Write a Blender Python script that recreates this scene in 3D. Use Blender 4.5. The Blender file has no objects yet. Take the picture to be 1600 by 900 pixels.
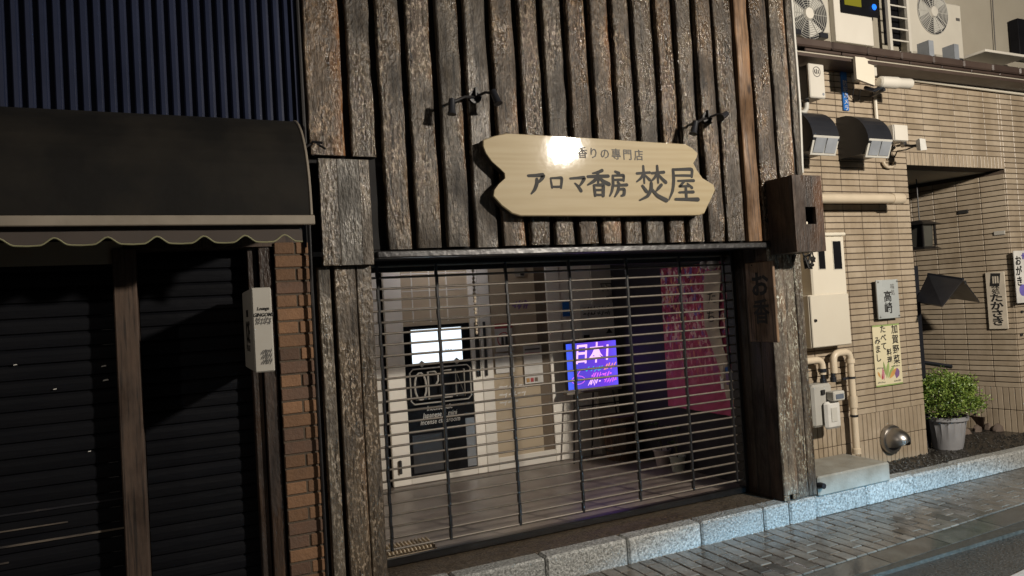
import bpy, math, random
from mathutils import Vector, Matrix
random.seed(7)
SC = bpy.context.scene
COL = SC.collection
R = math.radians

# ---------------------------------------------------------------- camera
CAM_POS = Vector((0.0, -4.1445, 1.75))
YAW, PITCH, ROLL = R(24.8787), R(1.4517), R(-3.4445)
FPX = 1130.0
fw = Vector((math.sin(YAW)*math.cos(PITCH), math.cos(YAW)*math.cos(PITCH), math.sin(PITCH)))
rt0 = Vector((math.cos(YAW), -math.sin(YAW), 0)); up0 = rt0.cross(fw)
rt = rt0*math.cos(ROLL)+up0*math.sin(ROLL); up = up0*math.cos(ROLL)-rt0*math.sin(ROLL)
cd = bpy.data.cameras.new('camera'); cam = bpy.data.objects.new('camera', cd); COL.objects.link(cam)
cd.sensor_width = 36; cd.lens = FPX/1600*36; cd.clip_start = .05; cd.clip_end = 500
cam.matrix_world = Matrix(((rt.x, up.x, -fw.x, CAM_POS.x), (rt.y, up.y, -fw.y, CAM_POS.y), (rt.z, up.z, -fw.z, CAM_POS.z), (0, 0, 0, 1)))
SC.camera = cam

# ---------------------------------------------------------------- night sky and exposure
W = bpy.data.worlds.new("World"); SC.world = W; W.use_nodes = True
nt = W.node_tree; bg = nt.nodes['Background']
bg.inputs[0].default_value = (.044, .046, .052, 1); bg.inputs[1].default_value = .40      # dim glow of a lit town under cloud
SC.view_settings.view_transform = 'Standard'; SC.view_settings.look = 'None'
SC.view_settings.exposure = 0.0; SC.view_settings.gamma = 1
LAMP = Vector((5.2, -5.2, 4.0)); LAMP_W = 1900; LOW_W = 2100
SC.cycles.max_bounces = 6; SC.cycles.caustics_reflective = False; SC.cycles.caustics_refractive = False

# ---------------------------------------------------------------- helpers
def pix(px, py): return fw*FPX + rt*(px-800) - up*(py-450)
def WY(px, py, Y):                      # where the line of sight meets the plane y = Y -> (x, z)
    d = pix(px, py); p = CAM_POS + d*((Y-CAM_POS.y)/d.y); return p.x, p.z
def WX(px, py, X):
    d = pix(px, py); p = CAM_POS + d*((X-CAM_POS.x)/d.x); return p.y, p.z
def WZ(px, py, Z):
    d = pix(px, py); p = CAM_POS + d*((Z-CAM_POS.z)/d.z); return p.x, p.y

class MB:
    def __init__(s): s.v = []; s.f = []; s.m = []; s.mi = 0
    def face(s, *pts):
        n = len(s.v); s.v += [tuple(p) for p in pts]; s.f.append(tuple(range(n, n+len(pts)))); s.m.append(s.mi); return s
    def add(s, vs, fs):
        n = len(s.v); s.v += [tuple(p) for p in vs]
        for f in fs: s.f.append(tuple(n+i for i in f)); s.m.append(s.mi)
        return s
    def box(s, x0, x1, y0, y1, z0, z1, b=0.0):
        if x0 > x1: x0, x1 = x1, x0
        if y0 > y1: y0, y1 = y1, y0
        if z0 > z1: z0, z1 = z1, z0
        if b <= 0:
            vs = [(x, y, z) for x in (x0, x1) for y in (y0, y1) for z in (z0, z1)]
            return s.add(vs, [(0,1,3,2),(4,6,7,5),(0,4,5,1),(2,3,7,6),(0,2,6,4),(1,5,7,3)])
        b = min(b, (x1-x0)*.45, (y1-y0)*.45, (z1-z0)*.45)
        vs = []; idx = {}
        lo = (x0, y0, z0); hi = (x1, y1, z1)
        for sx in (0, 1):
            for sy in (0, 1):
                for sz in (0, 1):
                    sg = (sx, sy, sz)
                    for ax in range(3):
                        p = []
                        for k in range(3):
                            e = hi[k] if sg[k] else lo[k]
                            p.append(e if k == ax else e + (-b if sg[k] else b))
                        idx[(sx, sy, sz, ax)] = len(vs); vs.append(p)
        fs = []
        for ax in range(3):
            a, c = [k for k in range(3) if k != ax]
            for sd in (0, 1):
                q = []
                for u, w in ((0,0),(1,0),(1,1),(0,1)):
                    t = [0,0,0]; t[ax] = sd; t[a] = u; t[c] = w
                    q.append(idx[(*t, ax)])
                if (sd == 0) ^ (ax == 1): q = q[::-1]
                fs.append(tuple(q))
        for ax in range(3):                       # edges along ax
            a, c = [k for k in range(3) if k != ax]
            for u in (0, 1):
                for w in (0, 1):
                    t0 = [0,0,0]; t1 = [0,0,0]; t1[ax] = 1
                    t0[a] = t1[a] = u; t0[c] = t1[c] = w
                    fs.append((idx[(*t0, a)], idx[(*t1, a)], idx[(*t1, c)], idx[(*t0, c)]))
        for sx in (0, 1):
            for sy in (0, 1):
                for sz in (0, 1):
                    fs.append(tuple(idx[(sx, sy, sz, k)] for k in range(3)))
        return s.add(vs, fs)
    def tube(s, pts, r, n=8, caps=True):
        pts = [Vector(p) for p in pts]; rs = r if isinstance(r, (list, tuple)) else [r]*len(pts)
        vs = []; fs = []; prev = None
        for i, p in enumerate(pts):
            t = (pts[min(i+1, len(pts)-1)]-pts[max(i-1, 0)]).normalized()
            if prev is None:
                a = Vector((0,0,1)) if abs(t.z) < .9 else Vector((1,0,0)); u = t.cross(a).normalized()
            else: u = (prev - t*prev.dot(t)).normalized()
            prev = u; w = t.cross(u)
            for k in range(n):
                an = 2*math.pi*k/n; vs.append(p+(u*math.cos(an)+w*math.sin(an))*rs[i])
        for i in range(len(pts)-1):
            for k in range(n):
                fs.append((i*n+k, i*n+(k+1) % n, (i+1)*n+(k+1) % n, (i+1)*n+k))
        if caps: fs.append(tuple(range(n))[::-1]); fs.append(tuple((len(pts)-1)*n+k for k in range(n)))
        return s.add(vs, fs)
    def lathe(s, prof, c=(0,0,0), axis='z', n=20, a0=0, a1=360):
        full = abs(a1-a0) >= 360; m = n if full else n+1; vs = []; fs = []
        for r, h in prof:
            for k in range(m):
                an = R(a0+(a1-a0)*k/n); x, y = r*math.cos(an), r*math.sin(an)
                p = {'z': (x, y, h), 'y': (x, h, y), 'x': (h, x, y)}[axis]
                vs.append((p[0]+c[0], p[1]+c[1], p[2]+c[2]))
        for i in range(len(prof)-1):
            for k in range(n):
                k2 = (k+1) % m
                fs.append((i*m+k, i*m+k2, (i+1)*m+k2, (i+1)*m+k))
        return s.add(vs, fs)
    def prism(s, poly, y0, y1, axis='y'):        # outline extruded along an axis
        n = len(poly)
        mk = {'y': lambda a, b, h: (a, h, b), 'x': lambda a, b, h: (h, a, b), 'z': lambda a, b, h: (a, b, h)}[axis]
        vs = [mk(a, b, y0) for a, b in poly]+[mk(a, b, y1) for a, b in poly]
        fs = [tuple(range(n)), tuple(range(2*n-1, n-1, -1))]
        fs += [(i, i+n, (i+1) % n+n, (i+1) % n) for i in range(n)]
        return s.add(vs, fs)
    def mesh(s, name, mats, off=(0,0,0), smooth=False):
        me = bpy.data.meshes.new(name); ox, oy, oz = off
        me.from_pydata([(x-ox, y-oy, z-oz) for x, y, z in s.v], [], s.f)
        for m in (mats if isinstance(mats, (list, tuple)) else [mats]): me.materials.append(m)
        if isinstance(mats, (list, tuple)): me.polygons.foreach_set('material_index', s.m)
        import bmesh
        bm = bmesh.new(); bm.from_mesh(me); bmesh.ops.recalc_face_normals(bm, faces=bm.faces); bm.to_mesh(me); bm.free()
        if smooth:
            me.polygons.foreach_set('use_smooth', [True]*len(me.polygons))
            if hasattr(me, 'set_sharp_from_angle'): me.set_sharp_from_angle(angle=R(40))
        me.update(); return me
    def build(s, name, mats, parent=None, smooth=False, local=False):
        xs = [v[0] for v in s.v]; ys = [v[1] for v in s.v]; zs = [v[2] for v in s.v]
        c = ((min(xs)+max(xs))/2, (min(ys)+max(ys))/2, min(zs))
        o = bpy.data.objects.new(name, s.mesh(name, mats, c, smooth)); COL.objects.link(o)
        o.location = c
        if parent is not None:
            o.parent = parent
            if not local: o.location = Vector(c)-root_loc(parent)
        return o
def root_loc(o):
    v = Vector(o.location)
    while o.parent: o = o.parent; v += Vector(o.location)
    return v
def inst(me, name, loc, parent=None, rot=None):
    o = bpy.data.objects.new(name, me); COL.objects.link(o)
    o.location = Vector(loc)-(root_loc(parent) if parent else Vector())
    if parent: o.parent = parent
    if rot: o.rotation_euler = rot
    return o
def thing(name, label, cat, loc=(0,0,0), group=None, rot=None):
    o = bpy.data.objects.new(name, None); COL.objects.link(o); o.location = loc
    o.empty_display_size = .1
    if rot: o.rotation_euler = rot
    return tag(o, label, cat, group)
def tag(o, label, cat, group=None):
    o['label'] = label; o['category'] = cat
    if group: o['group'] = group
    return o
def structure(o): o['kind'] = 'structure'; return o
def stuff(o): o['kind'] = 'stuff'; return o

def text(body, name, mat, parent, x, y, z, size, rot=(90,0,0), sx=1.0, vertical=False, extrude=.0006, shear=0.0, align='CENTER', bold=0.0, gap=1.0):
    cu = bpy.data.curves.new(name, 'FONT'); cu.body = '\n'.join(body) if vertical else body
    cu.size = size; cu.align_x = align; cu.align_y = 'CENTER'; cu.extrude = extrude; cu.shear = shear; cu.offset = bold
    cu.resolution_u = 2
    if vertical: cu.space_line = 1.0*gap
    t = bpy.data.objects.new(name, cu); COL.objects.link(t)
    dg = bpy.context.evaluated_depsgraph_get(); me = bpy.data.meshes.new_from_object(t.evaluated_get(dg))
    bpy.data.objects.remove(t); bpy.data.curves.remove(cu)
    me.name = name; me.materials.clear(); me.materials.append(mat)
    o = bpy.data.objects.new(name, me); COL.objects.link(o)
    o.rotation_euler = [R(a) for a in rot]; o.scale = (sx, 1, 1)
    o.location = Vector((x, y, z))-(root_loc(parent) if parent else Vector())
    if parent: o.parent = parent
    return o

# ---------------------------------------------------------------- materials
def new_mat(name):
    m = bpy.data.materials.new(name); m.use_nodes = True
    t = m.node_tree; return m, t, t.nodes['Principled BSDF'], t.nodes, t.links
def ramp(n, stops):
    r = n.new('ShaderNodeValToRGB'); e = r.color_ramp.elements
    while len(e) < len(stops): e.new(.5)
    for i, (p, c) in enumerate(stops):
        e[i].position = p; e[i].color = (*c, 1) if len(c) == 3 else c
    return r
def coords(n, l, stretch=(1,1,1), kind='Object'):
    tc = n.new('ShaderNodeTexCoord'); mp = n.new('ShaderNodeMapping'); mp.inputs['Scale'].default_value = stretch
    l.new(tc.outputs[kind], mp.inputs['Vector'])
    oi = n.new('ShaderNodeObjectInfo'); ad = n.new('ShaderNodeVectorMath'); ad.operation = 'MULTIPLY_ADD'
    l.new(oi.outputs['Random'], ad.inputs[0]); ad.inputs[1].default_value = (37, 91, 53); l.new(mp.outputs[0], ad.inputs[2])
    return ad.outputs[0], oi
def noise(n, l, vec, scale, detail=4, rough=.55):
    x = n.new('ShaderNodeTexNoise'); x.inputs['Scale'].default_value = scale; x.inputs['Detail'].default_value = detail
    x.inputs['Roughness'].default_value = rough; l.new(vec, x.inputs['Vector']); return x
def mathn(n, l, op, a, b=None, c=None, clamp=False):
    x = n.new('ShaderNodeMath'); x.operation = op; x.use_clamp = clamp
    for i, v in enumerate((a, b, c)):
        if v is None: continue
        if isinstance(v, (int, float)): x.inputs[i].default_value = v
        else: l.new(v, x.inputs[i])
    return x.outputs[0]
def mixc(n, l, fac, a, b, mode='MIX'):
    x = n.new('ShaderNodeMix'); x.data_type = 'RGBA'; x.blend_type = mode
    for s, v in ((x.inputs[0], fac), (x.inputs[6], a), (x.inputs[7], b)):
        if isinstance(v, (int, float)): s.default_value = v
        elif isinstance(v, tuple): s.default_value = (*v, 1)
        else: l.new(v, s)
    return x.outputs[2]
def M(name, col, rough=.6, col2=None, nscale=6, stretch=(1,1,1), vary=.12, bump=0, bscale=60, bstretch=None, metal=0, rvar=.1, spec=.5, coat=0, detail=4, sharp=.25):
    m, t, p, n, l = new_mat(name)
    vec, oi = coords(n, l, stretch)
    a = noise(n, l, vec, nscale, detail)
    c2 = col2 if col2 else tuple(c*.7 for c in col)
    rp = ramp(n, [(.5-sharp, c2), (.5+sharp, col)]); l.new(a.outputs[0], rp.inputs[0])
    v = mathn(n, l, 'MULTIPLY_ADD', oi.outputs['Random'], 2*vary, 1-vary)
    cc = n.new('ShaderNodeHueSaturation'); l.new(v, cc.inputs['Value']); l.new(rp.outputs[0], cc.inputs['Color'])
    l.new(cc.outputs[0], p.inputs['Base Color'])
    rr = mathn(n, l, 'MULTIPLY_ADD', a.outputs[0], rvar*2, rough-rvar, clamp=True); l.new(rr, p.inputs['Roughness'])
    p.inputs['Metallic'].default_value = metal; p.inputs['Specular IOR Level'].default_value = spec
    p.inputs['Coat Weight'].default_value = coat
    if bump:
        v2 = vec
        if bstretch: v2, _ = coords(n, l, bstretch)
        b = noise(n, l, v2, bscale, 5); bn = n.new('ShaderNodeBump'); bn.inputs['Strength'].default_value = bump; bn.inputs['Distance'].default_value = .01
        l.new(b.outputs[0], bn.inputs['Height']); l.new(bn.outputs[0], p.inputs['Normal'])
    return m
def emit(name, col, strength, base=(0,0,0)):
    m, t, p, n, l = new_mat(name); p.inputs['Base Color'].default_value = (*base, 1)
    p.inputs['Emission Color'].default_value = (*col, 1); p.inputs['Emission Strength'].default_value = strength
    p.inputs['Roughness'].default_value = .3
    return m
def wood(name, dark, grey, orange, amount=.25, gloss=.42, bump=.6, grain='z', edge=True, glint=0.0):
    """weathered, rain-wet softwood: long grain, grey patches, bare orange sapwood streaks, rough glinting ridges"""
    m, t, p, n, l = new_mat(name)
    st = {'z': (1, 1, .1), 'x': (.1, 1, 1), 'y': (1, .1, 1)}[grain]
    vec, oi = coords(n, l, st)
    g1 = noise(n, l, vec, 60, 5, .6); g2 = noise(n, l, vec, 14, 4, .6)
    v3, _ = coords(n, l, (1, 1, .45) if grain == 'z' else (1,1,1)); g3 = noise(n, l, v3, 5, 4, .6)
    r1 = ramp(n, [(.3, dark), (.5, tuple((a+b)/2 for a, b in zip(dark, grey))), (.72, grey)]); l.new(g2.outputs[0], r1.inputs[0])
    r2 = ramp(n, [(.30, (.45,.44,.43)), (.62, (1,1,1))]); l.new(g1.outputs[0], r2.inputs[0])
    c = mixc(n, l, .75, r1.outputs[0], r2.outputs[0], 'MULTIPLY')
    # sapwood streaks that hug one edge of a board
    tc = n.new('ShaderNodeTexCoord'); sp = n.new('ShaderNodeSeparateXYZ'); l.new(tc.outputs['Object'], sp.inputs[0])
    base = mathn(n, l, 'MULTIPLY', sp.outputs['X'], 9 if edge else 0)
    s = mathn(n, l, 'ADD', base, mathn(n, l, 'MULTIPLY_ADD', g3.outputs[0], 2.4, -1.75+amount))
    s = mathn(n, l, 'ADD', s, mathn(n, l, 'MULTIPLY', mathn(n, l, 'SUBTRACT', oi.outputs['Random'], .5), .9), clamp=True)
    s = mathn(n, l, 'MULTIPLY', s, mathn(n, l, 'MULTIPLY_ADD', g1.outputs[0], 1.0, .3), clamp=True)
    c = mixc(n, l, s, c, orange)
    vc, _ = coords(n, l, {'z': (1,1,.035), 'x': (.035,1,1), 'y': (1,.035,1)}[grain]); cr = noise(n, l, vc, 75, 3, .5)
    crk = ramp(n, [(.36, (.22,.2,.19)), (.45, (1,1,1))]); l.new(cr.outputs[0], crk.inputs[0]); c = mixc(n, l, .85, c, crk.outputs[0], 'MULTIPLY')
    vk, _ = coords(n, l, {'z': (1,1,.5), 'x': (.5,1,1), 'y': (1,.5,1)}[grain]); kn = n.new('ShaderNodeTexVoronoi'); kn.inputs['Scale'].default_value = 3.2; l.new(vk, kn.inputs['Vector'])
    kr = ramp(n, [(.035, (.18,.13,.10)), (.085, (1,1,1))]); l.new(kn.outputs['Distance'], kr.inputs[0]); c = mixc(n, l, .9, c, kr.outputs[0], 'MULTIPLY')
    pt = ramp(n, [(.36, (.45,.43,.41)), (.60, (1.12,1.08,1.0))]); l.new(g3.outputs[0], pt.inputs[0]); c = mixc(n, l, .8, c, pt.outputs[0], 'MULTIPLY')
    if glint > .5:  # pale flecks painted into the base colour as wet glints
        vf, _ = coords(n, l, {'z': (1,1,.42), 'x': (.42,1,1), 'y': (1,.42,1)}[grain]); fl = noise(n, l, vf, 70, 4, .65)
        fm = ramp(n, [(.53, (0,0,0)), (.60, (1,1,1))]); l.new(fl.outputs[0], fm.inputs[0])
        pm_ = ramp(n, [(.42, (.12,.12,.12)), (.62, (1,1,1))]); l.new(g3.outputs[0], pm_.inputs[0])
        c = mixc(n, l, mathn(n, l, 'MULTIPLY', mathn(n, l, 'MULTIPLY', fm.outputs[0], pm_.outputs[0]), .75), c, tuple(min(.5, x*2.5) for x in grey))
    tint = ramp(n, [(0, (1.05,.92,.80)), (.5, (1,1,1)), (1, (.92,.98,1.05))]); tr = mathn(n, l, 'FRACT', mathn(n, l, 'MULTIPLY', oi.outputs['Random'], 7.3)); l.new(tr, tint.inputs[0]); c = mixc(n, l, 1.0, c, tint.outputs[0], 'MULTIPLY')
    val = mathn(n, l, 'MULTIPLY_ADD', oi.outputs['Random'], .6, .75)
    hs = n.new('ShaderNodeHueSaturation'); l.new(val, hs.inputs['Value']); l.new(c, hs.inputs['Color'])
    l.new(hs.outputs[0], p.inputs['Base Color'])
    v4, _ = coords(n, l, {'z': (1,1,.4), 'x': (.4,1,1), 'y': (1,.4,1)}[grain])
    b1 = noise(n, l, v4, 62, 4, .6)
    h = mathn(n, l, 'ADD', mathn(n, l, 'MULTIPLY', b1.outputs[0], 1.0+glint), mathn(n, l, 'MULTIPLY', g1.outputs[0], .5))
    h = mathn(n, l, 'ADD', h, mathn(n, l, 'MULTIPLY', g2.outputs[0], 1.2))
    bn = n.new('ShaderNodeBump'); bn.inputs['Strength'].default_value = bump; bn.inputs['Distance'].default_value = .0040+.0030*glint
    l.new(h, bn.inputs['Height']); l.new(bn.outputs[0], p.inputs['Normal'])
    rr = mathn(n, l, 'MULTIPLY_ADD', g3.outputs[0], -2.4, gloss+1.32, clamp=True); rr = mathn(n, l, 'MAXIMUM', rr, gloss-.05); l.new(rr, p.inputs['Roughness'])
    p.inputs['Specular IOR Level'].default_value = .5
    return m

MAT = {}
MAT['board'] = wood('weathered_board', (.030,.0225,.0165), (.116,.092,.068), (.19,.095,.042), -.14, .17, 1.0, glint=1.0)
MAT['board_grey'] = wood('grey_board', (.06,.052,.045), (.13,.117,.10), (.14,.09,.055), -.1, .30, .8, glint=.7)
MAT['board_tan'] = wood('bare_tan_board', (.11,.055,.024), (.25,.145,.075), (.28,.14,.06), .35, .5, .5)
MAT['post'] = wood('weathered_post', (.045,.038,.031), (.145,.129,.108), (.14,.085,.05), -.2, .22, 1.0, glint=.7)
MAT['post_right'] = wood('lit_right_post', (.07,.052,.039), (.24,.205,.165), (.24,.125,.06), -.05, .24, 1.0, glint=.8)  # lighter copy of the post wood, its stronger light painted in
MAT['darkwood'] = wood('dark_stained_wood', (.020,.012,.009), (.062,.040,.028), (.08,.04,.022), -.3, .4, .6, glint=.4)
MAT['plank'] = wood('hung_plank', (.12,.072,.043), (.25,.155,.095), (.28,.16,.09), .1, .5, .35, edge=False)
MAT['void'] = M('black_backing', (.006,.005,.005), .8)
MAT['black'] = M('black_metal', (.014,.013,.014), .4, bump=.05)
MAT['darkmetal'] = M('dark_grey_metal', (.05,.048,.048), .32, metal=.9)
MAT['rail'] = M('wet_steel_rail', (.11,.108,.11), .34, metal=.8, bump=.3, bscale=30)
MAT['bar'] = M('galvanised_bar', (.15,.13,.105), .5, col2=(.09,.075,.062), nscale=30, metal=.25, bump=.06)
MAT['navy'] = M('navy_cladding', (.021,.028,.062), .40, col2=(.013,.018,.04), nscale=2.5, bump=.05, bscale=20, spec=.4)
MAT['canopy'] = M('awning_fabric', (.013,.011,.0085), .8, col2=(.0045,.004,.0035), nscale=2.6, bump=.5, bscale=6, detail=9, sharp=.11, spec=.25)
MAT['awnbar'] = M('awning_bar', (.27,.235,.19), .45, bump=.1, bscale=30)
MAT['valance'] = M('valance_fabric', (.06,.047,.04), .8, nscale=5)
MAT['piping'] = M('cream_piping', (.30,.29,.17), .6)
MAT['column'] = wood('painted_timber', (.075,.045,.031), (.105,.068,.048), (.11,.066,.042), 0, .6, .15, edge=False)
MAT['slat'] = M('black_shutter_slat', (.004,.0045,.0065), .5, col2=(.009,.0092,.011), nscale=9, stretch=(.2,1,1), rvar=.14, spec=.12, bump=.5, bscale=22, bstretch=(.25,1,1))
MAT['slatworn'] = M('worn_shutter_slat', (.15,.125,.10), .5, col2=(.014,.014,.018), nscale=10, stretch=(.2,1,1), sharp=.06, bump=.3, bscale=22, bstretch=(.25,1,1))
MAT['brick'] = M('brick', (.20,.108,.056), .8, col2=(.15,.08,.042), nscale=12, vary=.28, bump=.5, bscale=55)
MAT['brickdark'] = M('dark_brick', (.12,.066,.042), .8, col2=(.085,.052,.036), nscale=12, vary=.2, bump=.5, bscale=55)
MAT['mortar'] = M('mortar', (.085,.064,.045), .9, bump=.4, bscale=90)
MAT['boxwhite'] = M('white_acrylic', (.44,.42,.38), .45, col2=(.38,.36,.32), nscale=3)
MAT['ink'] = M('black_ink', (.012,.011,.010), .7)
MAT['greyink'] = M('grey_print', (.10,.095,.09), .7)
MAT['signwood'] = None
MAT['signedge'] = M('dark_sign_edge', (.02,.016,.012), .6)
MAT['tile'] = M('beige_tile', (.50,.385,.275), .42, col2=(.44,.335,.24), nscale=14, vary=.10, bump=.1, bscale=60)
MAT['grout'] = M('dark_grout', (.075,.052,.036), .9)
MAT['cream'] = M('cream_steel', (.64,.595,.50), .38, col2=(.60,.55,.455), nscale=2.2, bump=.02)
MAT['white'] = M('white_paint', (.60,.57,.51), .45, col2=(.54,.51,.45), nscale=2.5)
MAT['acwhite'] = M('aged_white_plastic', (.54,.51,.44), .5, col2=(.46,.43,.37), nscale=3)
MAT['upwall'] = M('upper_render', (.35,.32,.26), .75, col2=(.30,.27,.215), nscale=2.2, bump=.1, bscale=40)
MAT['rooftile'] = M('brown_roof_tile', (.062,.043,.034), .45, col2=(.045,.03,.025), nscale=5, bump=.08)
MAT['pipe'] = M('cream_pipe', (.58,.49,.37), .4, col2=(.52,.44,.33), nscale=6)
MAT['meter'] = M('grey_meter', (.46,.45,.41), .5, col2=(.40,.39,.36), nscale=8)
MAT['meterlite'] = M('pale_meter', (.60,.59,.56), .45)
MAT['lcd'] = M('meter_display', (.16,.19,.24), .15)
MAT['chrome'] = M('steel_hood', (.50,.48,.46), .36, metal=1, rvar=.05)
MAT['plaque'] = M('pale_plaque', (.47,.50,.50), .25, nscale=2)
MAT['paper'] = M('poster_paper', (.60,.545,.37), .6, col2=(.57,.51,.34), nscale=2)
MAT['whitepaper'] = M('white_paper', (.74,.72,.68), .6)
MAT['glassdark'] = M('dark_window_glass', (.010,.010,.012), .3, spec=.06)
MAT['blueplate'] = M('blue_plate', (.02,.15,.50), .4)
MAT['hood'] = M('black_lamp_hood', (.013,.014,.018), .33, col2=(.02,.021,.026), nscale=8)
MAT['ledpanel'] = M('grey_lamp_glass', (.26,.28,.31), .2)
MAT['concrete'] = M('wet_concrete', (.34,.34,.31), .5, col2=(.22,.21,.18), nscale=7, bump=.35, bscale=50, rvar=.2)
MAT['pot'] = M('grey_plastic_pot', (.30,.30,.315), .45)
MAT['soil'] = M('soil', (.03,.022,.015), .9)
MAT['stem'] = M('plant_stem', (.07,.06,.03), .7)
MAT['stone'] = M('rubble_stone', (.16,.12,.095), .85, col2=(.11,.085,.07), nscale=8, bump=.6, bscale=25)
MAT['door'] = M('white_door_frame', (.86,.82,.75), .45, col2=(.82,.78,.70), nscale=2)
MAT['inwall'] = M('interior_plaster', (.50,.44,.36), .7, col2=(.44,.38,.31), nscale=2.5)
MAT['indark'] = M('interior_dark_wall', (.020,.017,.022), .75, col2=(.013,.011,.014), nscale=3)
MAT['frost'] = M('frosted_pane', (.56,.46,.33), .3, col2=(.52,.42,.30), nscale=1.5)
MAT['brownpane'] = M('brown_film', (.17,.125,.085), .4)
MAT['barrel'] = wood('barrel_wood', (.05,.025,.015), (.16,.085,.045), (.2,.1,.05), 0, .5, .3, edge=False)
MAT['red'] = M('red_print', (.42,.04,.05), .6)
MAT['pinkprint'] = M('pink_print', (.55,.22,.27), .6)
MAT['purpleprint'] = M('purple_print', (.22,.12,.28), .6)
MAT['green'] = M('green_print', (.30,.40,.14), .6)
MAT['orange'] = M('orange_print', (.60,.32,.10), .6)
MAT['strip'] = M('calligraphy_paper', (.62,.52,.40), .7)
MAT['neon'] = M('unlit_neon_tube', (.52,.50,.46), .25)
MAT['mat'] = M('ridged_plate', (.55,.46,.34), .45)

def leafmat(name, a, b):
    m, t, p, n, l = new_mat(name)
    g = n.new('ShaderNodeNewGeometry'); rp = ramp(n, [(0, a), (1, b)]); l.new(g.outputs['Random Per Island'], rp.inputs[0])
    l.new(rp.outputs[0], p.inputs['Base Color']); p.inputs['Roughness'].default_value = .4
    p.inputs['Subsurface Weight'].default_value = 0
    return m
MAT['leaf'] = leafmat('boxwood_leaf', (.04,.10,.012), (.27,.36,.075))
MAT['leafdark'] = leafmat('dark_leaf', (.02,.045,.012), (.06,.10,.03))

def m_sign():
    m, t, p, n, l = new_mat('varnished_pine')
    vec, oi = coords(n, l, (.35, 1, 4.5)); a = noise(n, l, vec, 5, 5, .5)
    wv = n.new('ShaderNodeTexWave'); wv.bands_direction = 'Z'; wv.inputs['Scale'].default_value = 1.3; wv.inputs['Distortion'].default_value = 14
    wv.inputs['Detail'].default_value = 3; l.new(vec, wv.inputs['Vector'])
    f = mathn(n, l, 'ADD', mathn(n, l, 'MULTIPLY', a.outputs[0], .8), mathn(n, l, 'MULTIPLY', wv.outputs['Fac'], .2))
    rp = ramp(n, [(.15, (.30,.235,.135)), (.5, (.35,.285,.175)), (.85, (.38,.315,.205))]); l.new(f, rp.inputs[0])
    l.new(rp.outputs[0], p.inputs['Base Color']); p.inputs['Roughness'].default_value = .5
    p.inputs['Coat Weight'].default_value = .55; p.inputs['Coat Roughness'].default_value = .055; p.inputs['Specular IOR Level'].default_value = .2
    v2, _ = coords(n, l, (1,1,1)); b = noise(n, l, v2, 14, 2); bn = n.new('ShaderNodeBump'); bn.inputs['Strength'].default_value = .06
    bn.inputs['Distance'].default_value = .005
    l.new(b.outputs[0], bn.inputs['Height']); l.new(bn.outputs[0], p.inputs['Coat Normal'])
    return m
MAT['signwood'] = m_sign()

def wetground(name, c1, c2, scale, bump, bscale, r0, r1, kind='Object', spots=None):
    m, t, p, n, l = new_mat(name)
    vec, oi = coords(n, l, (1,1,1), kind)
    a = noise(n, l, vec, scale, 6, .65); rp = ramp(n, [(.35, c1), (.65, c2)]); l.new(a.outputs[0], rp.inputs[0])
    v = mathn(n, l, 'MULTIPLY_ADD', oi.outputs['Random'], .36, .82)
    hs = n.new('ShaderNodeHueSaturation'); l.new(v, hs.inputs['Value']); l.new(rp.outputs[0], hs.inputs['Color']); l.new(hs.outputs[0], p.inputs['Base Color'])
    w = noise(n, l, vec, 3.0, 3); rr = n.new('ShaderNodeMapRange'); l.new(w.outputs[0], rr.inputs[0])
    rr.inputs[1].default_value = .35; rr.inputs[2].default_value = .65; rr.inputs[3].default_value = r0; rr.inputs[4].default_value = r1
    l.new(rr.outputs[0], p.inputs['Roughness'])
    b = noise(n, l, vec, bscale, 4, .6); bn = n.new('ShaderNodeBump'); bn.inputs['Strength'].default_value = bump; bn.inputs['Distance'].default_value = .012
    l.new(b.outputs[0], bn.inputs['Height']); l.new(bn.outputs[0], p.inputs['Normal']); p.inputs['Specular IOR Level'].default_value = .6
    return m
MAT['asphalt'] = wetground('wet_asphalt', (.016,.014,.012), (.085,.072,.06), 85, 1.0, 75, .12, .4)
MAT['paver'] = wetground('wet_paver', (.085,.073,.061), (.15,.13,.11), 9, .10, 30, .06, .24)
MAT['paverdark'] = wetground('dark_wet_paver', (.06,.052,.044), (.105,.092,.078), 9, .10, 30, .06, .24)
MAT['paverbed'] = wetground('paver_joint_sand', (.02,.018,.014), (.045,.04,.032), 40, .4, 80, .4, .6)
MAT['gutter'] = wetground('dark_gutter_slab', (.05,.047,.042), (.085,.08,.07), 6, .08, 30, .08, .2)
MAT['kerb'] = wetground('granite_kerb', (.12,.125,.12), (.46,.47,.46), 60, .9, 70, .14, .40)
MAT['washed'] = wetground('wet_washed_aggregate', (.03,.024,.018), (.14,.105,.07), 55, 1.0, 60, .25, .5)
MAT['gravel'] = wetground('black_wet_gravel', (.012,.011,.010), (.05,.046,.04), 40, 1.0, 38, .15, .35)
MAT['floor'] = wetground('shop_floor', (.13,.105,.09), (.19,.16,.14), 6, .12, 30, .3, .5)
MAT['paintline'] = M('worn_road_paint', (.34,.29,.25), .5, bump=.3, bscale=80)

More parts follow.
